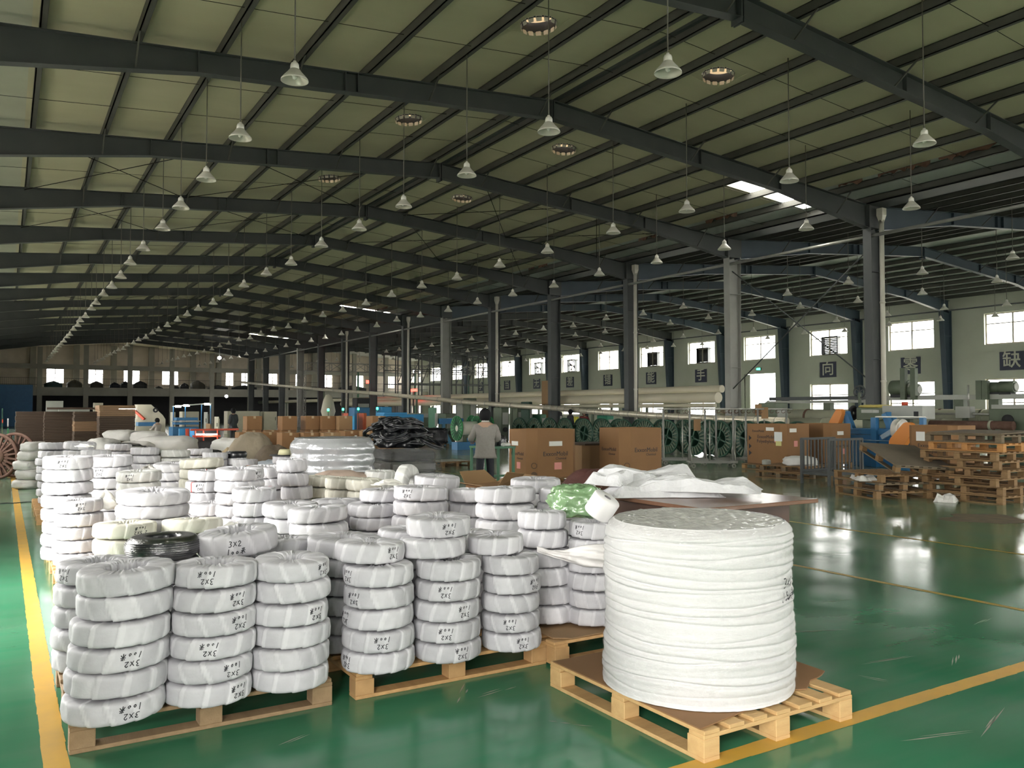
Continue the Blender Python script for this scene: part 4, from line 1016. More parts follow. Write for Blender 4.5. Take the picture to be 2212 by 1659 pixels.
# dark film wrapped stack with loose black cable on top
p=atD(866,1035,13.2);x,y=p.x,p.y
t=thing('wrapped_stack','low stack of black bundles under clear film beside the silvery roll','stack',(x,y,0))
for k in range(5):
    w=.44-.015*k+R.uniform(-.03,.03)
    MB().bx(x-w,x+w,y-.5,y+.5,.15+.165*k,.15+.165*k+.15).build('bundle',[M_blackm,mat('dark_grey_bundle',(.07,.07,.065),.5)][k%2],t,.03)
b=MB()
def ff(u,v):
    th=2*PI*u;e=lambda s_:math.copysign(abs(s_)**.35,s_);z=.13+.88*v;k=1+.04*noise3((th*2,z*7,4))+.12*(1-v)*max(0,math.cos(th))
    return Vector((x+.50*e(math.cos(th))*k,y+.54*e(math.sin(th))*k,z))
b.grid(ff,60,24,wrapu=True);b.build('clear_film',film_mat('stack_film',.06,.25,.8,12,(.85,.85,.83)),t)
pallet(x,y,1.2,1.1,PI/2,'pallet under the film wrapped black bundles',m=M_woodg,mb=M_woodg)
for k in range(26):
    a=R.uniform(0,6.28);rr_=R.uniform(.13,.26);cx,cy=x+R.uniform(-.42,.38),y+R.uniform(-.38,.38);cz=1.04+.03+.40*max(0,1-((cx-x+.1)/.55)**2-((cy-y)/.45)**2)*R.uniform(.75,1);tl=(cy-y)*-1.2+R.uniform(-.2,.2);t2=(cx-x)*.9+R.uniform(-.2,.2)
    b=MB();Mt=Matrix.Rotation(tl,3,'X')@Matrix.Rotation(t2,3,'Y')
    b.path([Vector((cx,cy,cz))+Mt@Vector((rr_*math.cos(2*PI*i/40*4)*(1+.08*math.sin(i)),rr_*.9*math.sin(2*PI*i/40*4),.012*math.floor(i/10)+.01*math.sin(i*1.7))) for i in range(40)],.016,6)
    tag(b.build('black_cable_loop',M_black),'loose coil of black cable heaped on the film wrapped stack','cable','loose black cable heap')
blob('black_cable_heap',(x-.05,y,1.0),(.72,.5,.30),M_black,'tangled heap of black cable on the film wrapped stack','cable heap',4,.75,.25,3.2,nu=60,nv=30)
# glossy black bundle and far pallet
p=atz(940,966);b=blob('black_bundle',(p.x,p.y+.4,.12),(1.25,1.0,.75),M_bagblack,'glossy black wrapped bundle on a pallet beside the bright floor','bundle',8,.35,.12,5,nu=60,nv=30)
pallet(p.x,p.y+.4,1.2,1.1,0,'dark pallet under the glossy black bundle',m=M_woodg,mb=M_woodg)
p=atz(980,1008);pallet(p.x,p.y+.5,1.1,1.1,.2,'lone pallet with a pale board near the green table',m=M_woodo,mb=M_woodo)
sheet('board',[(p.x-.5,p.y+.0),(p.x+.55,p.y+.05),(p.x+.5,p.y+1.0),(p.x-.55,p.y+.95)],.148,M_grey,'pale board lying on the lone pallet','board')
# ================================================================== boxes by pixel rectangle and distance
def rect(px0,py0,px1,py1,D,th):
    """axis aligned box whose view covers the rectangle at distance D (th = depth along Y)"""
    p=atD((px0+px1)/2,(py0+py1)/2,D);w=abs(px1-px0)*D/F;a=max(.03,(w-.522*th)/.853)
    z1=atD((px0+px1)/2,py0,D).z;z0=atD((px0+px1)/2,py1,D).z
    return [p.x-a/2,p.x+a/2,p.y-th/2,p.y+th/2,min(z0,z1),max(z0,z1)]
def rbox(mb,px0,py0,px1,py1,D,th,floor=False):
    r=rect(px0,py0,px1,py1,D,th)
    if floor: r[4]=0.
    return mb.bx(*r)
# ================================================================== cartons
def octabin(px,D,w,d,c,h,zb,label,rz=0,words=(),axis='y',stk=True):
    p=atD(px,950,D);x,y=p.x,p.y
    t=thing('bulk_carton',label,'carton',(x,y,zb),None,rz)
    def oc(w_,d_,c_): return [(-w_/2+c_,-d_/2),(w_/2-c_,-d_/2),(w_/2,-d_/2+c_),(w_/2,d_/2-c_),(w_/2-c_,d_/2),(-w_/2+c_,d_/2),(-w_/2,d_/2-c_),(-w_/2,-d_/2+c_)]
    o,i=oc(w,d,c),oc(w-.03,d-.03,c)
    b=MB();n=8
    vs=[(a,e,0) for a,e in o]+[(a,e,h) for a,e in o]+[(a,e,h) for a,e in i]+[(a,e,h-.25) for a,e in i]
    b.add(vs,[(k,(k+1)%n,n+(k+1)%n,n+k) for k in range(n)]+[(n+k,n+(k+1)%n,2*n+(k+1)%n,2*n+k) for k in range(n)]+[(2*n+k,2*n+(k+1)%n,3*n+(k+1)%n,3*n+k) for k in range(n)]+[tuple(range(3*n,4*n)),tuple(reversed(range(n)))])
    bd_=b.build('carton_body',M_card,t,local=True)
    Mt=Matrix.Translation((x,y,zb))@Matrix.Rotation(rz,4,'Z')
    for tx,ax,u,z,s in words:
        M=basis((u,-d/2-.004,z),(1,0,0),(0,0,1)) if ax=='y' else basis((-w/2-.004,-u,z),(0,-1,0),(0,0,1))
        text('print',tx,s,Mt@M,M_ink,bd_,.001,0)
    def lab(ax,u,z,sx,sz,m):
        if ax=='y': MB().bx(u-sx/2,u+sx/2,-d/2-.006,-d/2,z-sz/2,z+sz/2).build('label',m,bd_,local=True)
        else: MB().bx(-w/2-.006,-w/2,-u-sx/2,-u+sx/2,z-sz/2,z+sz/2).build('label',m,bd_,local=True)
    return t,lab
M_lab=mat('white_label',(.68,.68,.64),.6);M_labp=mat('pink_label',(.62,.25,.22),.6);M_mark=mat('print_brown',(.10,.06,.035),.7)
t,lab=octabin(1171,18.3,1.28,1.05,.18,1.03,.15,'tall octagonal brown carton beside the worker, with two white stickers',0,(('ExxonMobil','y',.0,.50,.135),('Chemical','y',.14,.40,.075),('ExxonMobil','x',.0,.50,.105),('Chemical','x',.1,.40,.06)))
lab('y',-.0,.72,.34,.10,M_lab);lab('y',.06,.24,.19,.15,M_labp);lab('x',-.1,.72,.26,.09,M_lab);lab('x',.05,.25,.14,.14,M_labp)
def pic(t,w,d,c,z0):
    q=Vector((-w/2+c/2-.004,-d/2+c/2-.004,z0));xa=Vector((1,-1,0)).normalized()
    M=basis(q+xa*.05,xa,(0,0,1))
    MB().lathe([(.05,0),(.065,0),(.065,.003),(.05,.003)],20,M,closed=True).build('print',M_mark,t,local=True)
    b=MB();b.prism([(.07*math.cos(a),.07*math.sin(a)) for a in [PI*k/12 for k in range(13)]],0,.003,M@Matrix.Translation((0,-.2,0)));b.bx(-.006,.006,-.28,-.2,0,.003,M);b.build('print',M_mark,t,local=True)
pic(t,1.28,1.05,.18,.26)
p=t.location;pallet(p.x,p.y,1.2,1.1,PI/2,'pallet under the octagonal carton beside the worker',m=M_woodo)
t,lab=octabin(1362,18.6,1.22,1.05,.18,1.05,.15,'tall octagonal brown carton before the green cable drums, without stickers',0,(('ExxonMobil','y',.0,.57,.135),('Chemical','y',.14,.47,.075),('ExxonMobil','x',.0,.58,.105),('Chemical','x',.1,.48,.06)))
pic(t,1.22,1.05,.18,.24);p=t.location;pallet(p.x,p.y,1.2,1.1,PI/2,'pallet under the octagonal carton before the drums',m=M_woodo)
p=atD(1275,1000,20.0);t=thing('bulk_carton','low worn octagonal carton between the two tall brown ones','carton',(p.x,p.y,.147))
b=MB();b.prism([(-.38,-.5),(.38,-.5),(.52,-.36),(.52,.36),(.38,.5),(-.38,.5),(-.52,.36),(-.52,-.36)],0,.62);b.build('carton_body',M_cardl,t,local=True,bevel=.01)
MB().bx(-.53,.53,-.51,.51,.62,.66).build('lid',M_cardd,t,local=True);pallet(p.x,p.y,1.1,1.1,0,'pallet under the low worn carton',m=M_woodg,mb=M_woodg)
W2=(('ExxonMobil','x',-.18,.87,.085),('ExxonMobil','x',.08,.72,.12),('Polyethylene','x',.08,.6,.12))
t,lab=octabin(1680,22.3,1.1,1.35,.12,1.06,.16,'square brown carton with triangle prints and a white notice',0,W2)
lab('x',.22,.93,.26,.09,M_lab);lab('x',.45,.66,.16,.14,M_labp);lab('y',-.2,.9,.26,.1,M_lab);lab('y',-.1,.55,.14,.15,M_labp)
MB().bx(-.56,-.553,-.62,-.37,.62,.86).build('notice',mat('notice_paper',(.62,.64,.62),.6),t,local=True);MB().bx(-.563,-.556,-.60,-.42,.50,.62).build('notice',mat('yellow_paper',(.55,.52,.2),.6),t,local=True)
for z in (.68,.46,.28): MB().prism([(0,-.07),(.09,0),(0,.07)],0,.004,basis((-.555,.5,z),(0,-1,0),(0,0,1))).build('print',M_ink,t,local=True)
p=t.location;pallet(p.x,p.y,1.2,1.45,0,'pallet under the carton with triangle prints',m=M_woodo)
t,lab=octabin(1778,23.2,1.1,1.2,.16,1.06,.16,'square brown carton standing behind the one with triangle prints',0,(('ExxonMobil','y',0,.45,.12),))
lab('y',-.05,.8,.26,.1,M_lab);lab('y',.1,.3,.16,.15,M_labp);p=t.location;pallet(p.x,p.y,1.1,1.1,0,'pallet under the rear square carton',m=M_woodo)
t,lab=octabin(2035,18.2,.95,1.1,.14,1.14,.12,'brown carton half hidden behind the tall pallet stack',0,(('ExxonMobil','x',0,.7,.11),('Polyethylene','x',0,.58,.11)))
lab('x',-.2,.9,.2,.2,M_lab);lab('x',-.1,.45,.15,.16,M_labp);p=t.location;pallet(p.x,p.y,1.0,1.1,0,'pallet under the half hidden carton',m=M_woodg)
# ------------------------------------------------------------------ carton wall
CM={}
def carton(x,y,z,w,d,h,rz,m,label,group):
    key=(round(w,2),round(d,2),round(h,2),m.name)
    if key not in CM:
        me=MB().bx(-w/2,w/2,-d/2,d/2,0,h).mesh('carton');bm=bmesh.new();bm.from_mesh(me);bmesh.ops.bevel(bm,geom=bm.edges[:],offset=.006,segments=1,affect='EDGES');bm.to_mesh(me);bm.free();me.materials.append(m)
        tp=MB().bx(-.03,.03,-d/2-.002,d/2+.002,h-.06,h+.002).mesh('tape');tp.materials.append(mat('brown_tape',(.42,.30,.17),.35))
        lb=MB().bx(w*.2,w*.38,-d/2-.003,-d/2,h*.35,h*.7).mesh('label');lb.materials.append(M_lab)
        CM[key]=(me,tp,lb)
    me,tp,lb=CM[key];o=link('carton',me);o.location=(x,y,z);o.rotation_euler=(0,0,rz);tag(o,label,'carton',group);link('tape',tp,None,o)
    if R.random()<.35: link('label',lb,None,o)
    return o
# rows: (px of left end, px of right end, distance, layers)
rr=random.Random(21)
def cwall(px0,px1,D,cols,layers,label,group,w=.62,h=.36,d=.45):
    a=atD(px0,950,D);b=atD(px1,950,D);L=(b-a).length;dirv=(b-a).normalized()
    for i in range(cols):
        p=a+(b-a)*((i+.5)/cols);n=layers[i%len(layers)]
        for k in range(n):
            m=[M_card,M_cardl,M_card][rr.randrange(3)];ww=min(w,L/cols*.84)
            carton(p.x+rr.uniform(-.02,.02),p.y+rr.uniform(-.05,.05),k*h,ww,d,h-.004,rr.uniform(-.02,.02),m,label,group)
cwall(508,600,19.5,2,[3,3],'brown taped carton in the low end of the carton wall','cartons at the low end of the carton wall')
cwall(600,735,19.0,3,[3,3,3],'brown taped carton in the front row of the carton wall','cartons in the front row of the carton wall')
cwall(735,880,20.5,4,[3,3,3,2],'brown taped carton in the wall behind the black cable heap','cartons behind the black cable heap')
cwall(525,640,21.3,3,[4,3,4],'brown taped carton in the rear row behind the low end','cartons in the rear row, low end')
cwall(650,830,21.6,5,[4,4,4,3,4],'brown taped carton on the rear row of the carton wall','cartons in the rear row of the carton wall')
# open cartons on top
for px,lab_ in ((830,'open brown carton with raised flaps on the carton wall'),(872,'open carton with jagged flaps at the blue cabinet end')):
    p=atD(px,915,20.8);t=thing('open_carton',lab_,'carton',(p.x,p.y,.72));MB().bx(-.27,.27,-.22,.22,0,.30).build('box_body',M_card,t,local=True)
    for s in (-1,1):
        MB().add([(s*.27,-.22,.30),(s*.27,.22,.30),(s*.42,.18,.50),(s*.42,-.18,.44)],[(0,1,2,3)]).build('flap',M_cardl,t,local=True);MB().add([(-.27,s*.22,.30),(.27,s*.22,.30),(.2,s*.33,.52),(-.2,s*.33,.50)],[(0,1,2,3)]).build('flap',M_cardl,t,local=True)
p=atD(906,965,20.5);t=carton(p.x,p.y,0,.6,.55,.78,.1,M_cardd,'dark brown tall carton beside the glossy black bundle',None)
p=atD(570,1000,10.9);carton(p.x,p.y,.147,.42,.36,.72,.12,mat('orange_card',(.42,.19,.07),.8),'orange brown carton among the farther coils',None)
# ------------------------------------------------------------------ flattened cardboard bundles at the left
for px,D,n,w in ((68,20.9,6,.72),(128,20.6,6,.7),(190,20.3,6,.68),(248,20.0,6,.78)):
    p=atD(px,920,D);t=thing('cardboard_bundle_stack',{68:'dark stack of flattened cardboard bundles at the aisle end',128:'dark cardboard bundle stack with one paler patch',190:'dark cardboard bundle stack next to a narrow black gap',248:'tallest dark cardboard bundle stack beside the beige machine'}[px],'cardboard stack',(p.x,p.y,.147))
    hh=.235 if px<200 else .26
    for k in range(n):
        b=MB()
        for q in range(6): b.bx(-w/2+rr.uniform(0,.02),w/2-rr.uniform(0,.02),-.55,.55,k*hh+q*hh/6,k*hh+(q+.9)*hh/6)
        b.build('bundle',M_cardd if rr.random()<.8 else mat('brown_cardboard',(.20,.12,.065),.85),t,local=True)
    pallet(p.x,p.y,1.0,1.1,0,'pallet under the flattened cardboard',m=M_woodg,mb=M_woodg,group='pallets under flattened cardboard')
p=atD(150,882,20.4);sheet('cardboard_sheet',[(p.x-.5,p.y-.4),(p.x+.6,p.y-.35),(p.x+.65,p.y+.3),(p.x-.4,p.y+.3)],p.z-.03,M_cardd,'loose flat cardboard lying across two bundle stacks','cardboard',.05)
# ------------------------------------------------------------------ sacks and tarpaulins behind the coils
def sack(px,py,D,w,h,m,lab,seed,rz=0,d=.6,ex=.6,z=None):
    p=atD(px,py,D);blob('sack',(p.x,p.y,max(0,p.z) if z is None else z),(w,d,h),m,lab,'sack',seed,ex,.12,2.2,rz=rz-YAW)
# low plinth stacks the sacks rest on
t=thing('sack_pile_base','grey covered pallet load under the big sacks','pallet load',(0,0,0));pb=atD(350,960,17.0);t.location=(pb.x,pb.y,0)
MB().bx(pb.x-1.4,pb.x+1.2,pb.y-.5,pb.y+.6,.0,.76).build('cover',M_sackg,t,.08)
sack(262,946,16.8,.6,.24,M_sackg,'pale grey pillow shaped sack on the black bags',1,z=.97)
sack(320,944,16.8,.62,.26,M_sackg,'pale pillow shaped sack beside the seated worker',2,z=.93)
sack(360,958,16.4,1.15,.36,M_sackg,'long crumpled grey sack with a peaked corner',3,.1,z=.75)
sack(300,962,16.2,.7,.26,M_sackg,'white sack under the grey peaked sack',4,z=.75)
sack(222,945,15.8,.55,.5,M_sackg,'grey tied sack behind the aisle stacks',14,z=.6)
sack(262,965,15.9,.9,.3,M_bagblack,'black plastic bag lying under the pillow sack',5,z=.69)
sack(300,972,15.6,.55,.25,M_bagblack,'smaller black plastic bag at the tip of the black heap',6,z=.69)
sack(448,960,15.2,.75,.95,M_bagblack,'black tarpaulin hump beside the yellow sheet',7,z=0,ex=.75)
sack(415,972,15.6,.6,.85,mat('yellow_tarp',(.55,.36,.03),.5),'yellow tarpaulin fold behind the grey coils',8,z=0)
sack(492,945,17.2,.62,.42,M_sackw,'plump white sack resting against the khaki canvas',9,z=.62)
sack(505,965,16.6,.5,.9,mat('tan_sack',(.36,.28,.17),.8,noise=.4,bump=.4),'tan paper sack below the plump white sack',10,z=0)
sack(545,962,16.0,.95,1.25,mat('khaki_canvas',(.24,.20,.14),.85,noise=.5,nscale=3,bump=.8,bscale=7),'heap of khaki canvas in front of the cartons',11,z=0,ex=.85)
sack(590,968,15.6,.8,1.0,mat('brown_canvas',(.12,.09,.06),.85,noise=.6,nscale=5,bump=.9,bscale=9),'rumpled brown canvas beside the khaki heap',12,z=0,ex=.85)
sack(600,985,13.2,.9,.86,mat('grey_blue_sack',(.33,.36,.40),.6,bump=.4),'blue grey rolled sheet lying past the bobbin',13,z=0,d=.4)
# sacks on the aisle side
for i,(px,py,w,h,z) in enumerate(((66,1030,.5,.22,.0),(72,1005,.48,.23,.19),(64,985,.46,.22,.38),(72,965,.4,.22,.57),(74,950,.3,.22,.74))):
    sack(px,py,17.0,w,h,M_sackw,['lowest','second','third','fourth','topmost'][i]+' pale sack in the slumped pile beside the rusty drum',20+i,z=z,d=.7)
# rusty drum
p=atD(40,1000,19.5);t=thing('rusty_cable_drum','rusty steel cable drum with ribbed flange at the aisle end','cable drum',(p.x-.25,p.y,0),None,.95)
for s in (-.32,.32):
    M=Matrix.Translation((s,0,.53))@Matrix.Diagonal((1,.78,.78,1))@Matrix.Rotation(PI/2,4,'Y')
    MB().lathe([(.60,-.03),(.68,-.03),(.68,.03),(.60,.03)],40,M,closed=True).build('flange_rim',M_rust,t,local=True)
    b=MB()
    for k in range(22):
        a=2*PI*k/22;b.bar(M@Vector((.22*math.cos(a),.22*math.sin(a),0)),M@Vector((.62*math.cos(a),.62*math.sin(a),0)),.035,.04)
    b.build('flange_ribs',M_rust,t,local=True);MB().lathe([(.05,-.03),(.24,-.03),(.24,.03),(.05,.03)],24,M,closed=True).build('hub',M_rust,t,local=True)
MB().tube((-.32,0,.53),(.32,0,.53),.27,28).build('barrel',M_rust,t,local=True)
# small bobbin reel
p=atD(616,975,11.5);x,y,z=TOPS['under the small bobbin reel'];t=thing('bobbin_reel','small reel with dark flange and pale yellow bobbin on the coils','reel',(x,y,z))
MB().lathe([(0,0),(.21,0),(.21,.012),(0,.012)],28).build('flange',M_blackm,t,local=True);MB().lathe([(0,.012),(.1,.012),(.085,.07),(.07,.085),(0,.085)],20).build('bobbin',mat('yellow_bobbin',(.6,.57,.35),.5),t,local=True)
x,y,z=TOPS['capped by a small black coil'];tag(MB().lathe([(.07,z),(.15,z),(.165,z+.03),(.165,z+.07),(.15,z+.1),(.07,z+.1)],28,Matrix.Translation((x,y,0)),closed=True).build('black_cable_coil',M_black),'small black coil on top of a far white stack','cable coil')
# aisle cable across the floor
p0,p1=atz(0,1089),atz(85,1084);tag(MB().path([p0+(p1-p0)*(k/12)+Vector((0,.04*math.sin(k),.008)) for k in range(13)],.008,6).build('floor_cable',M_blackm),'thin black cable lying across the aisle','cable')
# ================================================================== loose pallet stacks
SG='pallets in the tall stack of eight'
spec=[(0,0,0,M_woodo),(.03,.02,.01,M_woodo),(-.05,.06,-.02,M_woodo),(.05,-.03,.03,M_woodo),(-.02,.04,0,M_woodo),(-.1,.06,.02,M_woodo),(.04,-.02,-.02,mat('orange_pallet_wood',(.48,.23,.07),.7,noise=.5,nscale=3,stretch=(1,6,6))),(.0,.02,.015,M_woodg)]
tt=['bottom pallet of the tall stack beside the bare floor patch','second pallet up in the tall stack','third pallet up in the tall stack','fourth pallet up in the tall stack','fifth pallet up in the tall stack','sixth pallet up in the tall stack','orange tinted seventh pallet in the tall stack','grey weathered pallet crowning the tall stack']
for k,(dx,dy,a,m) in enumerate(spec):
    pallet(14.86+dx,8.24+dy,1.2,1.34,a+(PI/2 if False else 0),tt[k],z=k*.147,m=m,mb=m,group=SG)
sheet('board',[(14.3,7.6),(15.5,7.58),(15.45,8.9),(14.35,8.95)],1.178,M_woodg,'grey warped board lying on the tall pallet stack','board',.015,zf=lambda x,y:1.178+.03*(x-14.3))
for k in range(3):
    pallet(13.98+.04*k,9.62+.03*k,1.1,1.3,-.37+.05*k,['bottom pallet of the low stack with a white sack on it','middle pallet of the low stack','upper pallet of the low stack holding the tilted one'][k],z=k*.147,m=M_woodg if k==1 else M_woodo,mb=M_woodo)
tp=pallet(14.2,9.3,1.1,1.3,-.45,'grey boarded pallet lying tilted on the low stack',z=.62,m=M_woodg,mb=M_woodg,tilt=(0.27,.06))
MB().bx(-.55,.55,-.65,.65,.145,.157).build('deck_sheet',mat('grey_board',(.17,.14,.10),.8,noise=.5,nscale=3),tp,local=True)
flatsack((13.62,9.75,0),.75,.35,.9,.30,.09,31,'white sack stuffed between the low pallets',M_sackw)
flatsack((14.05,8.42,0),.5,.34,.4,.0,.12,33,'white sack on the floor between the two pallet stacks',M_sackw)
for k in range(2): pallet(15.95+.08*k,13.35-.03*k,1.15,1.2,.15+.1*k,['lower old pallet beside the carton with triangle prints','upper old pallet under a white bag'][k],z=k*.147,m=M_woodo,mb=M_woodg)
blob('white_bag',(15.95,13.1,.29),(.75,.5,.24),M_sackw,'crumpled white bag on the two old pallets','bag',41,.6,.15,2.4,rz=-.6)
blob('small_motor',(15.55,13.75,.29),(.2,.14,.13),M_grey,'small grey motor lying on the old pallets','motor',42,.4,.03,2)
# dark metal cage cart
p=atz(1830,1050);x,y=p.x+.3,p.y+.6;t=thing('cage_cart','dark slatted metal cage standing behind the low pallet stack','cage',(x,y,0))
for dx in (-.55,.55):
    for dy in (-.35,.35): MB().bx(x+dx-.025,x+dx+.025,y+dy-.025,y+dy+.025,0,.98).build('post',M_steel,t)
for dy in (-.35,.35):
    for z in (.25,.94): MB().bx(x-.55,x+.55,y+dy-.02,y+dy+.02,z,z+.05).build('rail',M_steel,t)
    for k in range(9): MB().bx(x-.48+.12*k-.015,x-.48+.12*k+.015,y+dy-.01,y+dy+.01,.3,.94).build('slat',M_steel,t)
MB().bx(x-.55,x+.55,y-.35,y+.35,.2,.25).build('tray',M_steel,t)
# ================================================================== green cable drums
def drum(r=.62,L=.8,name='cable_drum',m=M_drum,ns=24):
    t=thing(name,'dark green steel cable drum with spoked flanges','cable drum',(0,0,0),'row of green steel cable drums')
    for s in (-L/2,L/2):
        M=Matrix.Translation((s,0,r))@Matrix.Rotation(PI/2,4,'Y')
        rm_=MB().lathe([(r-.05,-.03),(r,-.03),(r,.03),(r-.05,.03)],44,M,closed=True).build('flange_rim',m,t,local=True)
        MB().lathe([(.30,-.02),(.345,-.02),(.345,.02),(.30,.02)],36,M,closed=True).build('inner_ring',m,rm_,local=True)
        MB().lathe([(.345,.004),(r-.05,.004),(r-.05,.012),(.345,.012)],44,M,closed=True).build('flange_plate',m,t,local=True)
        b=MB()
        for k in range(ns):
            a=2*PI*k/ns;b.bar(M@Vector((.34*math.cos(a),.34*math.sin(a),-.012 if s<0 else .012)),M@Vector(((r-.03)*math.cos(a),(r-.03)*math.sin(a),-.012 if s<0 else .012)),.022,.05)
        b.build('flange_spokes',M_greenp if m is M_drum else m,rm_,local=True)
        b=MB()
        for k in range(4):
            a=PI/2*k+.3;b.bar(M@Vector((.07*math.cos(a),.07*math.sin(a),0)),M@Vector((.31*math.cos(a),.31*math.sin(a),0)),.05,.05)
        b.lathe([(.03,-.04),(.08,-.04),(.08,.04),(.03,.04)],16,M,closed=True);b.build('hub',m,t,local=True)
    MB().tube((-L/2,0,r),(L/2,0,r),.33,32,caps=False).build('barrel',m,t,local=True)
    return t
d0=drum();first=True;y=17.6
while y<33:
    o=d0 if first else copy_tree(d0);first=False
    o.location=(20.9+R.uniform(-.04,.04),y,0);o.rotation_euler=(0,0,R.uniform(-.05,.05));y+=1.27
# ------------------------------------------------------------------ wheeled rack trolleys
def rack(x,y,rz):
    t=thing('rack_trolley','grey tube rack trolley on castors with hooks along its top bar','trolley',(x,y,0),'rack trolleys before the green drums',rz)
    b=MB();b.bx(-.65,.65,-.28,-.22,.14,.2);b.bx(-.65,.65,.22,.28,.14,.2)
    for q in (-.6,0,.6): b.bx(q-.03,q+.03,-.28,.28,.14,.19)
    bf_=b.build('base_frame',M_steell,t,local=True)
    for q in (-.6,.6):
        MB().tube((q,0,.18),(q,0,1.62),.028,10).build('post',M_steell,t,local=True)
        for s in (-1,1): MB().tube((q,s*.26,.18),(q,0,.75),.016,8).build('strut',M_galv,t,local=True)
    MB().tube((-.05,.0,.18),(-.05,0,1.3),.02,8).build('post',M_galv,t,local=True)
    tb_=MB().tube((-.78,0,1.62),(.78,0,1.62),.025,10).build('top_bar',M_galv,t,local=True)
    b=MB()
    for k in range(9):
        q=-.68+.17*k;b.path([(q+.05*math.cos(a),.0+.02*math.sin(a*2),1.55+.05*math.sin(a)) for a in [PI*.4+i*PI*1.5/8 for i in range(9)]],.008,5)
    b.build('hooks',M_rust,tb_,local=True)
    for sx in (-.55,.55):
        for sy in (-.24,.24):
            o=MB().lathe([(.02,-.018),(.06,-.018),(.065,0),(.06,.018),(.02,.018)],16,Matrix.Translation((sx,sy,.065))@Matrix.Rotation(PI/2,4,'X'),closed=True).build('castor',mat('castor_rubber',(.22,.22,.19),.7),bf_,local=True)
    return t
r0=rack(0,0,0)
for i,(px,D,rz) in enumerate(((1478,24.1,.62),(1537,22.9,.55),(1592,24.2,.62),(1655,24.8,.6))):
    o=r0 if i==0 else copy_tree(r0);p=atD(px,950,D);o.location=(p.x,p.y,0);o.rotation_euler=(0,0,-rz)
for px,py,D in ((1506,918,24.3),(1638,885,25.0),(1652,892,24.7)):
    p=atD(px,py,D);tag(MB().box((p.x,p.y,p.z),(.2,.02,.34),-.6).build('hanging_card',M_cardl),'brown card tag hanging on a rack trolley','tag','card tags on the rack trolleys')
# ================================================================== the long tubes
def longtube(name,pts,r,m,lab,n=14,supports=(),cat='pipe'):
    t=thing(name,lab,cat,(pts[0][0],pts[0][1],0));b=MB();b.path([Vector(p) for p in pts],r,n);b.build('tube',m,t)
    for x,y,z in supports: MB().bx(x-.05,x+.05,y-.05,y+.05,0,z).build('support_post',M_greenp,t)
    return t
# sloping catenary line in front of the inner columns
cat_=[]
for px,py in ((522,826),(600,833),(700,842),(800,849),(900,858),(1000,868),(1105,876),(1200,882)):
    p=atX(px,py,22.7);cat_.append((p.x,p.y,p.z))
t=longtube('sloping_pipe',cat_,.13,M_duct,'long pale wrapped pipe sloping down along the inner columns',12,[(cat_[k][0],cat_[k][1],cat_[k][2]) for k in (2,4,6)])
for (x0,y0,z0),(x1,y1,z1) in zip(cat_,cat_[1:]):
    n=int(abs(y1-y0)/2.4)
    for k in range(n):
        f=k/n;q=Vector((x0+(x1-x0)*f,y0+(y1-y0)*f,z0+(z1-z0)*f));MB().tube(q,q+Vector((0,-.06,0)),.142,12).build('joint_ring',M_galv,t)
q=[atX(px,py,22.4) for px,py in ((1178,880),(1280,889),(1400,897),(1560,905),(1700,910))]
t=longtube('foil_pipe',[tuple(v) for v in q],.13,mat('foil_wrap',(.78,.72,.58),.28,metal=.55,noise=.6,nscale=5,col2=(.5,.45,.35),bump=.9,bscale=14),'foil wrapped pipe with dark bands before the wall windows',16,[(v.x,v.y,v.z-.1) for v in q[1:-1]])
for k in range(26):
    f=k/26*(len(q)-1);i=int(f);v=q[i].lerp(q[i+1],f-i);dd=(q[i+1]-q[i]).normalized();MB().tube(v,v+dd*.02,.135,14).build('band',M_steell,t)
# straight white pipes behind the inner columns
def ywise(px0,px1,py,pxr,X,r,m,lab,**k):
    a=atX(pxr,py,X);z=a.z;y0=atX(px0,py,X).y;y1=atX(px1,py,X).y
    n=12;return longtube('white_pipe',[(X,y0+(y1-y0)*i/n,z) for i in range(n+1)],r,m,lab,14,[(X,y0+(y1-y0)*f,z-r) for f in (.1,.35,.6,.85)])
ywise(1560,560,849,1250,27.0,.17,M_dwhite,'upper long white pipe running past the inner columns')
ywise(1552,740,864,1250,26.6,.24,M_dwhite,'thick lower white pipe running past the inner columns')
ywise(1545,1000,877,1350,26.2,.10,M_dwhite,'thin white pipe under the thick white pipe')
p=atX(1182,850,25.5);tag(MB().bx(p.x-.03,p.x+.03,p.y-.5,p.y+.5,0,3.2).build('brown_board',M_cardl),'upright brown board beside an inner column','board')
# ================================================================== extrusion line at the right
M_barrel=mat('pale_green_barrel',(.42,.43,.32),.45,noise=.5,nscale=2,col2=(.30,.30,.22))
def ytube(px0,px1,pxr,py,X,r,m,lab,name='extruder_barrel',n=20,parts=()):
    a=atX(pxr,py,X);y0=atX(px0,py,X).y;y1=atX(px1,py,X).y
    t=thing(name,lab,'machine',(X,(y0+y1)/2,0));MB().tube((X,y0,a.z),(X,y1,a.z),r,n).build('barrel',m,t)
    k=0
    yy=min(y0,y1)+.4
    while yy<max(y0,y1):
        MB().bx(X-.1,X+.1,yy-.07,yy+.07,0,a.z-r*.8).build('support',M_greenp,t)
        MB().tube((X,yy+.2,a.z),(X,yy+.27,a.z),r*1.12,n).build('collar',M_rust if k%2 else M_barrel,t);yy+=2.2;k+=1
    return t,a.z
ytube(1600,2170,1950,902,26.0,.26,M_barrel,'thick pale green horizontal barrel of the extrusion line')
ytube(1640,2080,1950,918,25.0,.20,M_barrel,'lower pale barrel with clamps in front of the thick one')
ytube(2010,2190,2080,918,24.4,.13,M_rust,'rusty screw barrel with collars')
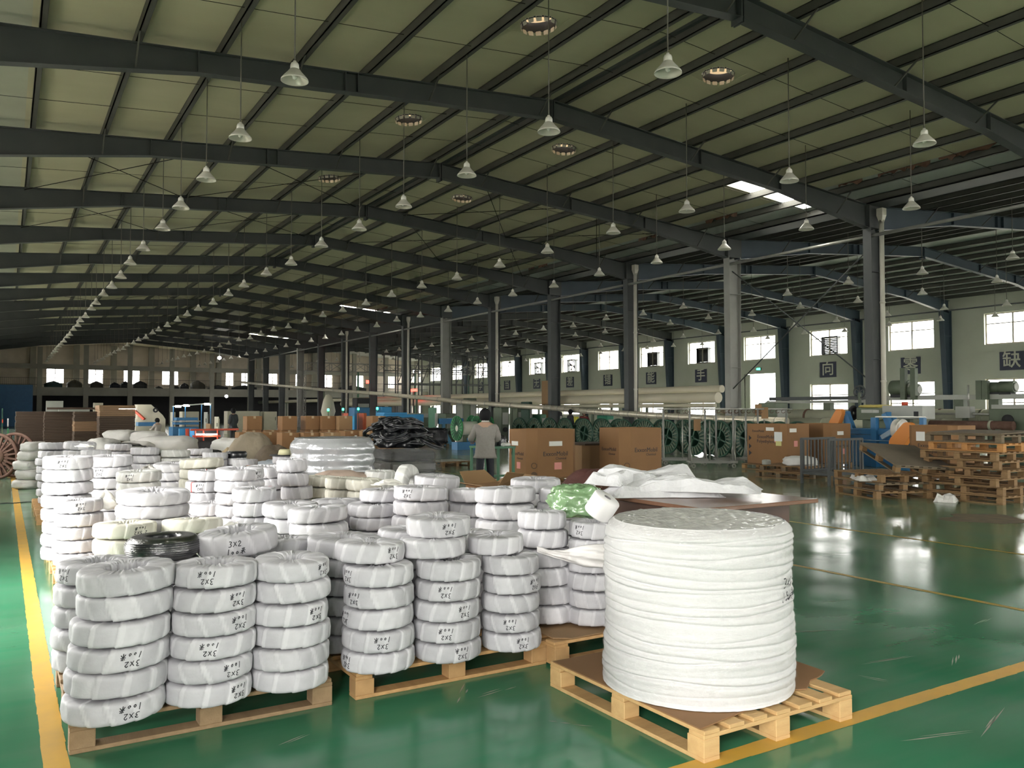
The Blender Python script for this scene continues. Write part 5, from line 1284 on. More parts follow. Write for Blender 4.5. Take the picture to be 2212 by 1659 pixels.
ytube(1560,2212,1950,893,28.5,.16,M_dwhite,'slender white pipe behind the thick green barrel')
def rail(px0,py0,px1,py1,X,w,h,m,lab,posts=(),name='machine_rail'):
    a=atX(px0,py0,X);b_=atX(px1,py1,X);t=thing(name,lab,'rail',(X,(a.y+b_.y)/2,0));MB().bx(X-w/2,X+w/2,min(a.y,b_.y),max(a.y,b_.y),a.z-h/2,a.z+h/2).build('beam',m,t)
    for px in posts:
        y=atX(px,py0,X).y;MB().bx(X-.12,X+.12,y-.16,y+.16,0,a.z-h/2).build('post',M_greenp,t)
    return t
rail(1920,860,2330,860,27.2,.3,.16,M_grey,'long grey guide rail over the extrusion line',(2075,2150,2290))
rail(1660,869,1885,869,27.2,.2,.10,M_grey,'shorter grey guide rail ending at the inner column',(1680,1790))
a=atX(1660,866,27.2);b_=atX(1625,895,27.2);tag(MB().tube((27.2,a.y,a.z),(27.2,b_.y,b_.z),.04,8).build('slanted_tube',M_galv),'slanted pale tube at the end of the shorter rail','tube')
rail(1665,862,1885,862,27.6,.2,.14,M_steel,'dark beam on the shorter grey rail')
for px,py,s,lab in ((1945,838,.34,'heavy round drive motor on the guide rail'),(1968,842,.26,'smaller round motor beside the heavy one'),(2125,840,.2,'small round motor at the guide rail end'),(2150,837,.22,'pale headed motor on the guide rail'),(2175,836,.24,'dark motor at the far right of the guide rail')):
    p=atX(px,py,27.2);t=thing('drive_motor',lab,'motor',(p.x,p.y,p.z-s));b=MB();b.tube((0,-s*1.1,s),(0,s*.9,s),s*.8,16);b.build('motor_body',M_greenp if s>.21 else M_blackm,t,local=True)
    MB().tube((0,-s*1.3,s),(0,-s*1.1,s),s*.55,16).build('fan_cover',M_grey,t,local=True);MB().bx(-s*.7,s*.7,-s*.8,s*.7,0,s*.3).build('foot',M_blackm,t,local=True)
for px in (1953,1975,2117,2130):
    a=atX(px,860,27.0);zt=atX(px,[795,795,822,822][[1953,1975,2117,2130].index(px)],27.0).z;tag(MB().bx(a.x-.09,a.x+.09,a.y-.09,a.y+.09,a.z-.05,zt).build('guide_post',M_greenp),'upright green guide post on the extrusion rail','post','guide posts on the extrusion rail')
t=thing('gear_unit','green gear unit with side cover at the end of the line','machine',tuple(atX(2190,930,25.2)));t.location.z=0
p=atX(2190,905,25.2);MB().bx(p.x-.5,p.x+.5,p.y-1.0,p.y+.45,0,atX(2190,883,25.2).z).build('housing',M_greenp,t,.02);MB().bx(p.x-.45,p.x+.4,p.y-.9,p.y+.4,atX(2190,883,25.2).z,atX(2190,874,25.2).z).build('top_cover',M_grey,t);MB().lathe([(0,0),(.16,0),(.16,.05),(0,.05)],20,Matrix.Translation((p.x-.5,p.y-.1,1.3))@Matrix.Rotation(-PI/2,4,'Y')).build('side_cover',M_blackm,t)
p=atX(2085,885,25.0);t=thing('valve_block','small steel valve block with crossing shafts','machine part',(p.x,p.y,p.z-.35));MB().bx(-.15,.15,-.22,.22,.1,.45).build('block',M_grey,t,local=True);MB().tube((0,-1.3,.22),(0,1.3,.22),.035,8).build('shaft',M_galv,t,local=True);MB().tube((0,-.1,.4),(0,-.1,1.1),.03,8).build('shaft',M_galv,t,local=True);MB().bx(-.06,.06,-.06,.06,-.95,.1).build('stand',M_greenp,t,local=True)
# control box
p=atX(1962,900,22.0);t=thing('control_box','grey control box with black socket and a red push button','control box',(p.x,p.y,0))
MB().bx(p.x-.3,p.x+.3,p.y-.62,p.y+.62,atX(1962,905,22).z,atX(1962,876,22).z).build('casing',M_grey,t,.01)
MB().bx(p.x-.305,p.x-.3,p.y-.5,p.y-.36,1.38,1.55).build('socket',M_blackm,t)
MB().tube((p.x,p.y+.1,atX(1962,876,22).z),(p.x,p.y+.1,atX(1962,868,22).z),.09,14).build('red_button',M_red,t)
MB().bx(p.x-.08,p.x+.08,p.y-.1,p.y+.1,0,atX(1962,905,22).z).build('pedestal',M_greenp,t)
p=atX(1890,888,23.0);t=thing('winch_unit','dark green winch with a yellow cloth and hand wheel','machine',(p.x,p.y,0));MB().bx(p.x-.3,p.x+.3,p.y-.45,p.y+.45,1.28,1.66).build('frame',M_greenp,t,.02)
blob('yellow_cloth',(p.x,p.y,1.66),(.6,.9,.1),mat('yellow_cloth',(.5,.42,.12),.7),'yellow cloth lying on the green winch','cloth',51,.6,.3,3)
MB().lathe([(.05,-.02),(.22,-.03),(.24,0),(.22,.03),(.05,.02)],24,Matrix.Translation((p.x-.2,p.y+.62,1.5))@Matrix.Rotation(PI/2,4,'X'),closed=True).build('hand_wheel',M_blackm,t);MB().bx(p.x-.2,p.x+.2,p.y-.3,p.y+.3,0,1.28).build('stand',M_greenp,t)
p=atX(1857,848,26.8);t=thing('spoked_wheel','small dark spoked wheel above the rail','wheel',(p.x,p.y,p.z-.22));Mw=Matrix.Translation((0,0,.25))@Matrix.Rotation(PI/2,4,'Y')
MB().lathe([(.2,-.03),(.25,-.03),(.25,.03),(.2,.03)],24,Mw,closed=True).build('rim',M_steel,t,local=True)
b=MB()
for k in range(6): b.bar(Mw@Vector((0,0,0)),Mw@Vector((.21*math.cos(k*PI/3),.21*math.sin(k*PI/3),0)),.03)
b.build('spokes',M_steel,t,local=True);MB().bx(-.04,.04,-.04,.04,.22-(p.z),.22).build('bracket',M_greenp,t,local=True)
# ------------------------------------------------------------------ blue take-up machine
XB=21.3
def P(px,py,X=XB): return atX(px,py,X)
p=P(1900,960);t=thing('take_up_machine','blue framed cable take up machine with orange belt guards','machine',(XB,p.y,0))
def bb(px0,py0,px1,py1,X0_,X1_,nm,m,fl=False):
    a=P(px0,py0,X0_);c=P(px1,py1,X0_);MB().bx(X0_,X1_,min(a.y,c.y),max(a.y,c.y),0 if fl else min(a.z,c.z),max(a.z,c.z)).build(nm,m,t,.008)
bb(1880,902,1893,1000,XB-.6,XB-.45,'post',M_blue,True)
bb(1920,902,1932,1000,XB-.1,XB+.05,'post',M_blue,True);bb(1985,902,1996,1000,XB-.6,XB-.45,'post',M_blue,True)
bb(1826,925,1925,940,XB-.5,XB+.5,'cross_beam',M_blue);bb(1826,938,1960,1000,XB-.45,XB-.3,'side_plate',M_blue,True)
bb(1830,950,1935,953,XB-.75,XB-.3,'table_plate',mat('pale_blue',(.35,.46,.55),.4));bb(1890,899,2000,903,XB-.5,XB-.42,'shaft',M_galv)
bb(1822,889,1830,930,XB-.1,XB+.08,'post',M_blue,True)
bb(1912,890,1918,935,XB-.1,XB+.08,'post',M_blue)
b=MB();a=P(1828,890,XB-.3);c=P(1842,928,XB-.3);b.bar(a,c,.16,.14);b.build('slanted_arm',M_blue,t);a=P(1912,893,XB-.3);c=P(1925,928,XB-.3);MB().bar(a,c,.16,.14).build('slanted_arm',M_blue,t)
b=MB();b.bar(P(1905,945,XB-.55),P(1932,928,XB-.55),.08,.12);b.build('slanted_arm',mat('pale_blue',(.35,.46,.55),.4),t)
def guard(px0,py0,px1,py1,X,w):
    a=P(px0,py0,X);c=P(px1,py1,X);d=(c-a);L=d.length;d.normalize();n=Vector((0,-d.z,d.y));pts=[]
    for k in range(9): an=PI*k/8;pts.append(a+n*w*math.cos(an)-d*w*math.sin(an))
    for k in range(9): an=PI*k/8;pts.append(c-n*w*1.25*math.cos(an)+d*w*1.25*math.sin(an))
    m=len(pts);b=MB();b.add([v-Vector((.09,0,0)) for v in pts]+[v+Vector((.09,0,0)) for v in pts],[tuple(range(m)),tuple(reversed(range(m,2*m)))]+[(i,m+i,m+(i+1)%m,(i+1)%m) for i in range(m)]);b.build('belt_guard',M_orange,t)
guard(1815,892,1804,915,XB-.45,.12);guard(1812,930,1815,938,XB-.55,.16);guard(1963,926,1940,958,XB-1.2,.17)
for px,py,r in ((1944,928,.28),):
    a=P(px,py,XB-.9);M=Matrix.Translation(a)@Matrix.Rotation(PI/2,4,'X');MB().lathe([(.05,-.1),(r,-.1),(r,-.07),(r*.6,-.05),(r*.6,.05),(r,.07),(r,.1),(.05,.1)],28,M,closed=True).build('pulley',M_white,t)
a=P(1950,948,XB-.9);MB().bx(a.x-.08,a.x+.08,a.y-.25,a.y+.25,0,a.z+.3).build('pulley_stand',M_blue,t)
bb(1860,885,1885,892,XB-.5,XB-.2,'bearing_block',M_grey)
# ================================================================== far machines on the left and centre
# beige machine with sloping hood
D=46;t=thing('film_machine','beige machine with a sloping hood and red slanted arm','machine',tuple(atD(325,950,D)));t.location.z=0
b=MB();rbox(b,280,905,362,926,D,1.6,True);b.build('base',M_beige,t)
r=rect(288,874,360,906,D,1.2);x0,x1,y0,y1,z0,z1=r
MB().prism([(x0,z0),(x1,z0),(x1-.15,z0+.25),(x1-.75,z1),(x0,z1)],-y1,-y0,Matrix.Rotation(PI/2,4,'X')).build('hood',M_beige,t)
b=MB();a_=atD(290,886,D-1);c_=atD(312,906,D-1);b.bar(a_,c_,.22,.10);b.build('red_arm',M_red,t)
p=atD(336,886,D-.9);MB().lathe([(.05,-.05),(.13,-.05),(.13,.05),(.05,.05)],20,Matrix.Translation(p)@Matrix.Rotation(PI/2,4,'X'),closed=True).build('fan',M_blackm,t)
b=MB();rbox(b,260,881,290,886,D-2,.12);o=b.build('tube_light',M_tube);tag(o,'lit fluorescent tube above the beige machine','lamp')
# blue weaving frame with three lamps
D=44;t=thing('braiding_frame','blue machine frame with open uprights and long rollers','machine',tuple(atD(418,950,D)));t.location.z=0
for px,py in ((374,878),(400,876),(435,874),(455,874)): b=MB();rbox(b,px-1.5,py,px+1.5,940,D,.12,True);b.build('upright',M_blue,t)
b=MB();a_=atD(372,878,D);c_=atD(458,871,D);b.bar(a_,c_,.06);b.build('top_bar',M_grey,t)
b=MB();rbox(b,372,902,430,908,D,1.0);rbox(b,370,912,432,917,D,1.0);rbox(b,362,922,432,930,D,1.2,True);b.build('beam',M_blue,t)
b=MB();rbox(b,375,909,428,911,D-.3,.1);b.build('roller',M_galv,t)
b=MB();rbox(b,290,912,345,920,D+.5,1.0);rbox(b,288,900,292,935,D+.5,.12,True);b.build('side_frame',M_blue,t)
for px,py in ((385,879),(403,877.5),(448,874.5)):
    p=atD(px,py,D-.02);tag(MB().box((p.x,p.y,p.z+.03),(.28,.12,.10)).build('strip_lamp',M_tube),'small lit strip lamp on the blue machine frame','lamp','strip lamps on the blue machine frame')
for px0,px1,py0,py1,D,m,lab in ((362,385,890,915,50,M_beige,'beige cabinet behind the blue frame'),(385,432,889,915,52,M_beige,'wide cream cabinet row behind the blue frame'),(437,452,890,920,48,M_grey,'grey upright cabinet beside the blue frame'),(458,478,900,925,42,M_beige,'cream console with a dark screen'),(485,560,888,915,55,M_beige,'long cream cabinet row past the standing worker'),(560,600,889,905,56,M_beige,'cream cabinet behind the cartons'),(440,460,915,930,40,M_cardl,'tan crate below the blue frame')):
    r=rect(px0,py0,px1,py1,D,1.0);r[4]=0;t=thing('cabinet',lab,'cabinet',((r[0]+r[1])/2,(r[2]+r[3])/2,0));MB().bx(*r).build('body',m,t,.02)
    MB().bx(r[0]+.05,r[1]-.05,r[2]-.02,r[2]-.005,r[5]*.45,r[5]*.92).build('door',m,t);MB().bx(r[1]-.12,r[1]-.09,r[2]-.04,r[2]-.02,r[5]*.6,r[5]*.75).build('handle',M_blackm,t)
# blue / red panels and low red machine
D=30
for i,(px0,px1,m,lab) in enumerate(((386,400,M_blueb,'blue low panel beside the peaked grey sack'),(400,409,M_red,'red low panel between two blue ones'),(409,420,M_blueb,'blue low panel next to the red guard'))):
    b=MB();rbox(b,px0,926,px1,952,D,.1,True);tag(b.build('low_panel',m),lab,'panel')
t=thing('red_guard','red slatted guard with two lit slots','guard',tuple(atD(440,950,D)));t.location.z=0
b=MB();rbox(b,420,926,424,954,D,.1,True);rbox(b,468,926,472,954,D,.1,True);rbox(b,420,926,508,930,D,.1);rbox(b,420,940,472,944,D,.12);rbox(b,438,926,441,952,D,.1);b.build('frame',M_red,t)
b=MB();rbox(b,425,937,441,939.5,D-.1,.03);rbox(b,446,937,468,939.5,D-.1,.03);b.build('lit_slot',M_tube,t)
b=MB();rbox(b,424,930,470,950,D+.3,.1,True);b.build('dark_back',M_blackm,t)
# green bin and things at the very left
D=24
for px0,px1,py0,py1,m,lab in ((10,24,925,948,mat('bright_green',(.02,.22,.08),.5),'bright green crate at the aisle end'),(0,11,904,915,M_red,'red crate at the aisle end'),(11,23,904,922,M_sackw,'pale bag on the green crate'),(0,10,922,935,M_greenp,'grey green cabinet at the aisle end'),(0,10,882,905,M_drum,'dark green barrel at the aisle end')):
    r=rect(px0,py0,px1,py1,D,.5);
    if 'bag' not in lab and 'red' not in lab: r[4]=0
    tag(MB().bx(*r).build('bag' if 'bag' in lab else 'crate',m,None,.03),lab,'bag' if 'bag' in lab else 'crate')
for px0,px1,py0,py1,D,m,lab in ((100,136,866,885,70,M_grey,'pale steel rack panel behind the cardboard bundles'),(200,224,870,880,70,M_beige,'cream unit on a machine behind the cardboard'),(130,190,883,890,62,M_grey,'pale horizontal machine bed behind the cardboard')):
    r=rect(px0,py0,px1,py1,D,.6);r[4]=0;tag(MB().bx(*r).build('machine_unit',m,None,.03),lab,'machine')
# blue long cabinet, green leds
D=40;t=thing('blue_cabinet','long bright blue cabinet behind the cartons','cabinet',tuple(atD(862,950,D)));t.location.z=0
b=MB();rbox(b,812,895,915,924,D,1.0,True);b.build('body',M_blueb,t,.02);b=MB();rbox(b,812,891,880,895,D,1.0);b.build('lid',M_blueb,t)
for px0,px1,py0,py1,D,m,lab in ((752,800,880,894,46,M_blue,'dark blue machine top with a green lamp'),(810,848,879,893,47,M_blueb,'blue machine top near the second column'),(735,756,892,912,43,M_red,'red topped machine with a white glow'),(752,766,898,914,42.5,M_blueb,'small blue machine front below the red cover'),(768,795,892,898,43,M_red,'red machine cover next to the blue one'),):
    r=rect(px0,py0,px1,py1,D,.9);r[4]=0;tag(MB().bx(*r).build('machine_cover',m,None,.03),lab,'machine')
for px,py in ((709,885),(741,884),(774,883),(815,882)):
    p=atD(px,py,42);t=thing('signal_lamp','small green signal lamp on a machine pole','lamp',(p.x,p.y,0),'green signal lamps')
    MB().tube((p.x,p.y,0),(p.x,p.y,p.z-.06),.015,6).build('pole',M_steel,t);MB().lathe([(0,-.06),(.05,-.06),(.05,.04),(0,.06)],10,Matrix.Translation(p)).build('lamp_head',M_greenled,t)
p=atD(709,880,48);t=thing('white_hopper','tall white cone shaped hopper behind the cartons','hopper',(p.x,p.y,0));MB().lathe([(.28,0),(.33,1.2),(.42,1.5),(.3,2.1),(.16,2.45),(.0,2.5)],24).build('cone',M_beige,t,local=True)
# lattice tower and gantry truss at the far columns
def lattice(b,p0,p1,w,n,r=.03,flat=None):
    p0=Vector(p0);p1=Vector(p1);d=(p1-p0).normalized();up=Vector((0,0,1)) if abs(d.z)<.5 else Vector((1,0,0));s=d.cross(up).normalized();u=s.cross(d)
    cs=[s*w/2+u*w/2,-s*w/2+u*w/2,-s*w/2-u*w/2,s*w/2-u*w/2]
    for c in cs: b.bar(p0+c,p1+c,r)
    for i in range(n):
        a=p0.lerp(p1,i/n);e=p0.lerp(p1,(i+1)/n)
        for k in range(4):
            c,f=cs[k],cs[(k+1)%4];b.bar(a+c,a+f,r*.7);b.bar(a+(c if i%2 else f),e+(f if i%2 else c),r*.7)
p=atX(652,880,23.3);t=thing('lattice_tower','slim pale lattice tower beside a pale inner column','tower',(23.3,p.y,0));b=MB();lattice(b,(23.3,p.y,0),(23.3,p.y,atX(652,800,23.3).z),.55,12,.045);b.build('lattice',M_steell,t)
zt=atX(652,782,23.3).z;zb_=atX(652,800,23.3).z
t=thing('gantry_truss','long steel lattice gantry reaching into the second hall','gantry',(30,p.y,zb_));b=MB();lattice(b,(23.9,p.y+.7,(zt+zb_)/2),(45,p.y+.4,(zt+zb_)/2),zt-zb_,18,.06);b.build('lattice',M_steell,t)
for x in (29,35,41): MB().bx(x-.06,x+.06,p.y+.6,p.y+.8,0,zb_).build('leg',M_green,t)
# scaffold with climbing rails in the second hall
t=thing('scaffold','dense dark scaffold frame in the second hall','scaffold',(33,66,0));b=MB()
for x in [28+1.1*k for k in range(10)]:
    for y in (64,67): b.bx(x-.04,x+.04,y-.04,y+.04,0,6.6)
for z in (2.6,3.8,5.0,6.4):
    for y in (64,67): b.bx(28,38,y-.04,y+.04,z-.04,z+.04)
for k in range(9): b.bar((28+1.1*k,64,3.8),(29.1+1.1*k,64,6.4),.05)
b.build('tubes',M_steel,t)
p=atX(800,825,26);t=thing('led_sign','small red lit sign hanging in the far second hall','sign',(p.x,p.y,p.z));MB().bx(p.x-.35,p.x+.35,p.y-.06,p.y+.06,p.z-.13,p.z+.13).build('display',M_redled,t);MB().tube((p.x,p.y,p.z+.13),(p.x,p.y,zr(p.x)),.015,6).build('rod',M_steel,t)
p=atX(893,843,25.8);t=thing('led_sign','red lit display beside the pale inner column','sign',(p.x,p.y,0));MB().bx(p.x-.05,p.x+.05,p.y-.55,p.y+.55,p.z-.09,p.z+.09).build('display',M_redled,t);MB().bx(p.x-.04,p.x+.04,p.y-.04,p.y+.04,0,p.z-.09).build('post',M_steel,t)
for px,py,D,zt_ in ((474,773,79,0),(489,856,92,3.3)):
    p=atD(px,py,D);t=thing('lit_bulb','bright lit bulb hanging near the mezzanine','lamp',(p.x,p.y,p.z),'lit bulbs near the mezzanine')
    MB().lathe([(0,-.18),(.14,-.1),(.18,0),(.14,.1),(0,.16)],12).build('bulb',mat('lit_bulb',(1,1,1),.4,emit=(1,.95,.95),es=30),t,local=True);MB().tube((0,0,.16),(0,0,(zr(p.x)+.2 if not zt_ else 3.5)-p.z),.012,5).build('cord',M_steel,t,local=True)
# ------------------------------------------------------------------ machines between the inner columns
GM=[(945,985,893,925,40,M_greenp,'grey green machine stand beside the pale inner column'),(928,940,880,915,38,M_green,'tall slim green machine post'),(1100,1130,880,905,45,M_greenp,'green machine head behind the wrapped pipe'),(1125,1150,868,905,44,M_drum,'dark green press body behind the wrapped pipe'),(1150,1180,895,912,44,M_green,'bright green machine box behind the carton'),(1180,1215,890,915,46,M_blackm,'dark machine body below the foil pipe'),(1290,1325,897,912,40,mat('teal_sheet',(.05,.30,.19),.6),'teal sheet hung on a machine'),(1015,1040,905,925,35,M_blackm,'dark machine beside the worker'),(1000,1030,860,905,50,M_greenp,'grey green panel behind the worker'),(1345,1400,902,918,42,M_greenp,'low grey machine under the foil pipe'),(880,930,893,920,44,M_grey,'grey machine heap behind the blue cabinet'),(1225,1250,900,912,40,mat('yellow_box',(.6,.55,.05),.5),'small yellow box on the drum row'),(1640,1700,870,905,30,M_greenp,'green machine pedestal behind the rack trolleys'),(760,800,860,895,52,M_blackm,'dark machine body below the sloping pipe'),(985,1010,870,892,52,M_grey,'pale hopper tray behind the far drums'),(1065,1100,880,925,42,M_greenp,'green cabinet behind the worker')]
for px0,px1,py0,py1,D,m,lab in GM:
    r=rect(px0,py0,px1,py1,D,.8);r[4]=0;t=thing('machine',lab,'machine',((r[0]+r[1])/2,(r[2]+r[3])/2,0));h=r[5];MB().bx(*r).build('body',m,t,.03)
    if h>.9: 
        MB().bx(r[0]+.08,r[1]-.08,r[2]-.03,r[2],h*.5,h*.85).build('panel',M_grey if m is not M_grey else M_greenp,t);MB().tube(((r[0]+r[1])/2,r[2]-.06,h*.35),((r[0]+r[1])/2,r[2],h*.35),.12,14).build('hand_wheel',M_blackm,t)
# bright green drums with a white barrel beside the worker
for px,lab in ((1000,'green spoked drum flange with a white cable barrel'),(1030,'second green drum beside the white barrel'),(1012,'bright green drum behind the worker')):
    pass
p=atD(1008,915,33.5)
def gdrum(x,y,r,lab,L=.9):
    t=thing('cable_drum',lab,'cable drum',(x,y,.35));m=mat('leaf_green',(.03,.22,.07),.5)
    for s in (-L/2,L/2):
        M=Matrix.Translation((s,0,r))@Matrix.Rotation(PI/2,4,'Y')
        MB().lathe([(.12,-.01),(r-.03,-.01),(r,-.03),(r,.03),(r-.03,.01),(.12,.01)],32,M,closed=True).build('flange',m,t,local=True)
        b=MB()
        for k in range(20): a=2*PI*k/20;b.bar(M@Vector((.15*math.cos(a),.15*math.sin(a),-.02)),M@Vector(((r-.02)*math.cos(a),(r-.02)*math.sin(a),-.02)),.02,.03)
        b.build('flange_ribs',M_drum,t,local=True)
    MB().tube((-L/2,0,r),(L/2,0,r),r*.55,28).build('cable_barrel',mat('white_cable',(.62,.60,.52),.5),t,local=True)
    MB().bx(-L/2-.1,L/2+.1,-.25,.25,-.35,-.05).build('stand',M_blue,t,local=True)
    return t
gdrum(p.x,p.y,.5,'green ribbed drum with a pale cable barrel near the worker')
p=atD(1042,935,36);gdrum(p.x+1.0,p.y+2.0,.5,'green ribbed drum half hidden by the worker')
p=atD(958,948,38);t=thing('take_up_stand','blue take up stand with a triangular foot near the far drums','stand',(p.x,p.y,0))
MB().bx(p.x-.3,p.x+.9,p.y-.25,p.y+.25,.95,1.2).build('beam',M_blue,t)
b=MB();b.add([(p.x-.35,p.y-.3,0),(p.x+.35,p.y-.3,0),(p.x+.35,p.y+.3,0),(p.x-.35,p.y+.3,0),(p.x-.07,p.y-.07,.7),(p.x+.07,p.y-.07,.7),(p.x+.07,p.y+.07,.7),(p.x-.07,p.y+.07,.7)],[(3,2,1,0),(4,5,6,7),(0,1,5,4),(1,2,6,5),(2,3,7,6),(3,0,4,7)]);b.bx(p.x-.06,p.x+.06,p.y-.06,p.y+.06,.7,.95);b.build('foot',mat('sky_blue_paint',(.08,.24,.40),.5),t)
# ------------------------------------------------------------------ green table by the worker
p=atD(1062,960,16.0);x,y=p.x,p.y;t=thing('green_table','green steel table in front of the worker','table',(x,y,0))
MB().bx(x-.30,x+.36,y-.3,y+.35,.86,.90).build('table_top',M_green,t)
for dx in (-.27,.33):
    for dy in (-.26,.31): MB().bx(x+dx-.022,x+dx+.022,y+dy-.022,y+dy+.022,0,.86).build('leg',M_green,t)
MB().bx(x-.27,x+.33,y-.02,y+.02,.3,.34).build('stretcher',M_green,t)
blob('black_bag',(x+.2,y+.05,.90),(.26,.3,.22),M_bagblack,'dark bag heaped on the green table','bag',61,.7,.2,2.6)
blob('white_rag',(x+.2,y-.2,.90),(.18,.14,.07),M_sackw,'white rag on the green table','rag',62,.7,.3,3)
# ================================================================== people
def skin(name,verts,edges,radii,m,parent=None,root=0,sub=2):
    me=bpy.data.meshes.new(name);me.from_pydata([tuple(v) for v in verts],edges,[]);o=bpy.data.objects.new(name,me);COL.objects.link(o);me.materials.append(m)
    if parent:o.parent=parent
    sm=o.modifiers.new('skin','SKIN');sm.use_smooth_shade=True
    lay=me.skin_vertices[0].data if me.skin_vertices else None
    if lay is None:
        bm=bmesh.new();bm.from_mesh(me);bm.verts.layers.skin.verify();bm.to_mesh(me);bm.free();lay=me.skin_vertices[0].data
    for i,r in enumerate(radii):
        lay[i].radius=(r,r) if not isinstance(r,tuple) else r;lay[i].use_root=(i==root)
    s=o.modifiers.new('sub','SUBSURF');s.levels=sub;s.render_levels=sub
    return o
M_skin=mat('skin',(.42,.26,.18),.55);M_hair=mat('black_hair',(.008,.008,.009),.75,spec=.2)
def person(loc,rz,label,shirt,trous,height=1.70,arms='work',seat=False,hands=True,shirtn=None):
    """faces +Y locally; origin at the feet"""
    k=height/1.70;t=thing('person',label,'person',loc,None,rz)
    V=lambda *a:Vector(a)*k
    hip=.90;dz=0
    if seat: dz=-.42
    z=lambda v:v+dz
    sh=[(-.18,0,z(1.345)),(.18,0,z(1.345))]
    if arms=='work': el=[(-.26,.04,z(1.13)),(.26,.04,z(1.13))];wr=[(-.20,.27,z(1.08)),(.19,.27,z(1.06))]
    elif arms=='down': el=[(-.24,.0,z(1.12)),(.24,.0,z(1.12))];wr=[(-.25,.06,z(.88)),(.25,.06,z(.88))]
    else: el=[(-.24,.12,z(1.12)),(.24,.12,z(1.12))];wr=[(-.14,.36,z(1.10)),(.14,.36,z(1.10))]
    if seat: kn=[(-.12,.42,.48),(.12,.42,.48)];an=[(-.12,.40,.08),(.12,.40,.08)];hp=[(-.09,0,z(.90)),(.09,0,z(.90))]
    else: kn=[(-.10,.02,.48),(.11,.03,.48)];an=[(-.11,0,.08),(.12,.02,.08)];hp=[(-.09,0,.88),(.09,0,.88)]
    vs=[(0,0,z(.95)),(0,.01,z(1.15)),(0,0,z(1.38)),(0,.0,z(1.44)),(0,.015,z(1.49)),(0,.02,z(1.555)),(0,.02,z(1.615)),
        sh[0],el[0],wr[0],sh[1],el[1],wr[1],hp[0],kn[0],an[0],hp[1],kn[1],an[1],(an[0][0],an[0][1]+.14,.04),(an[1][0],an[1][1]+.14,.04)]
    ed=[(0,1),(1,2),(2,3),(3,4),(4,5),(5,6),(2,7),(7,8),(8,9),(2,10),(10,11),(11,12),(0,13),(13,14),(14,15),(0,16),(16,17),(17,18),(15,19),(18,20)]
    ra=[.12,.115,.11,.052,.075,.088,.065,.05,.038,.027,.05,.038,.027,.078,.052,.038,.078,.052,.038,.03,.03]
    n=len(vs)
    if hands:
        for s,w in ((-1,9),(1,12)):
            wv=Vector(vs[w]);f=(wv-Vector(vs[w-1])).normalized();side=Vector((1,0,0));side=(side-f*side.dot(f)).normalized();dn=f.cross(side)
            if dn.z>0: dn=-dn
            pi=len(vs);vs.append(tuple(wv+f*.075));ed.append((w,pi));ra.append((.036,.022))
            for q,L in ((-.030,.070),(-.010,.082),(.010,.076),(.029,.060)):
                b0=len(vs);base=wv+f*.09+side*q;vs+= [tuple(base),tuple(base+f*L*.55+dn*.012),tuple(base+f*L*.85+dn*.045)];ed+=[(pi,b0),(b0,b0+1),(b0+1,b0+2)];ra+=[.0095,.0085,.007]
            b0=len(vs);tb=wv+f*.035-side*s*.03;vs+=[tuple(tb),tuple(tb+f*.03-side*s*.028+dn*.01),tuple(tb+f*.055-side*s*.03+dn*.02)];ed+=[(w,b0),(b0,b0+1),(b0+1,b0+2)];ra+=[.012,.0105,.0085]
    bd=skin('body',[Vector(v)*k for v in vs],ed,[tuple(x*k for x in r) if isinstance(r,tuple) else r*k for r in ra],M_skin,t)
    # face: nose, ears
    b=MB();hd=Vector((0,.02,z(1.555)))*k
    b.lathe([(.0,.03),(.012,.0),(.016,-.03),(.0,-.035)],8,Matrix.Translation(hd+Vector((0,.088,-.01))*k));b.build('nose',M_skin,bd,local=True)
    for s in (-1,1):
        MB().lathe([(0,-.03),(.012,-.015),(.014,.015),(0,.03)],10,Matrix.Translation(hd+Vector((s*.088,0,-.005))*k)@Matrix.Diagonal((.6,1.2,1,1))).build('ear',M_skin,bd,local=True)
        MB().lathe([(0,-.009),(.009,0),(0,.009)],8,Matrix.Translation(hd+Vector((s*.034,.082,.012))*k)).build('eye',M_ink,bd,local=True)
    MB().bx(-.025,.025,.08,.09,-.058,-.05,Matrix.Translation(hd)).build('mouth',mat('lip',(.3,.12,.1),.5),bd,local=True)
    # hair cap
    b=MB()
    def hf(u,v):
        th=2*PI*u;fr=max(0,math.sin(th));ph=PI/2-v*PI*(.80-.40*fr);r=.122+.008*noise3((th*3,v*9,1))
        return hd+Vector((r*.92*math.cos(ph)*math.cos(th),r*1.03*math.cos(ph)*math.sin(th)-.004,r*1.12*math.sin(ph)+.012))*k
    b.grid(hf,28,12,wrapu=True);b.build('hair',M_hair,t,local=True)
    # shirt (torso + sleeves) and trousers
    sv=[(0,0,z(.93)),(0,.005,z(1.10)),(0,0,z(1.29)),(0,0,z(1.425)),(sh[0][0],sh[0][1],sh[0][2]-.005),el[0],tuple(Vector(el[0]).lerp(Vector(wr[0]),.72)),(sh[1][0],sh[1][1],sh[1][2]-.005),el[1],tuple(Vector(el[1]).lerp(Vector(wr[1]),.72)),(0,0,z(.77))]
    shr=skin('shirt',[Vector(v)*k for v in sv],[(10,0),(0,1),(1,2),(2,3),(2,4),(4,5),(5,6),(2,7),(7,8),(8,9)],[r_ if isinstance(r_,tuple) else r_*k for r_ in [(.205*k,.135*k),(.20*k,.135*k),(.175*k,.125*k),.085,.082,.075,.062,.088,.075,.062,(.215*k,.145*k)]],shirt,t,root=0)
    tx_=bpy.data.textures.get('cloth_folds') or bpy.data.textures.new('cloth_folds','CLOUDS');tx_.noise_scale=.11
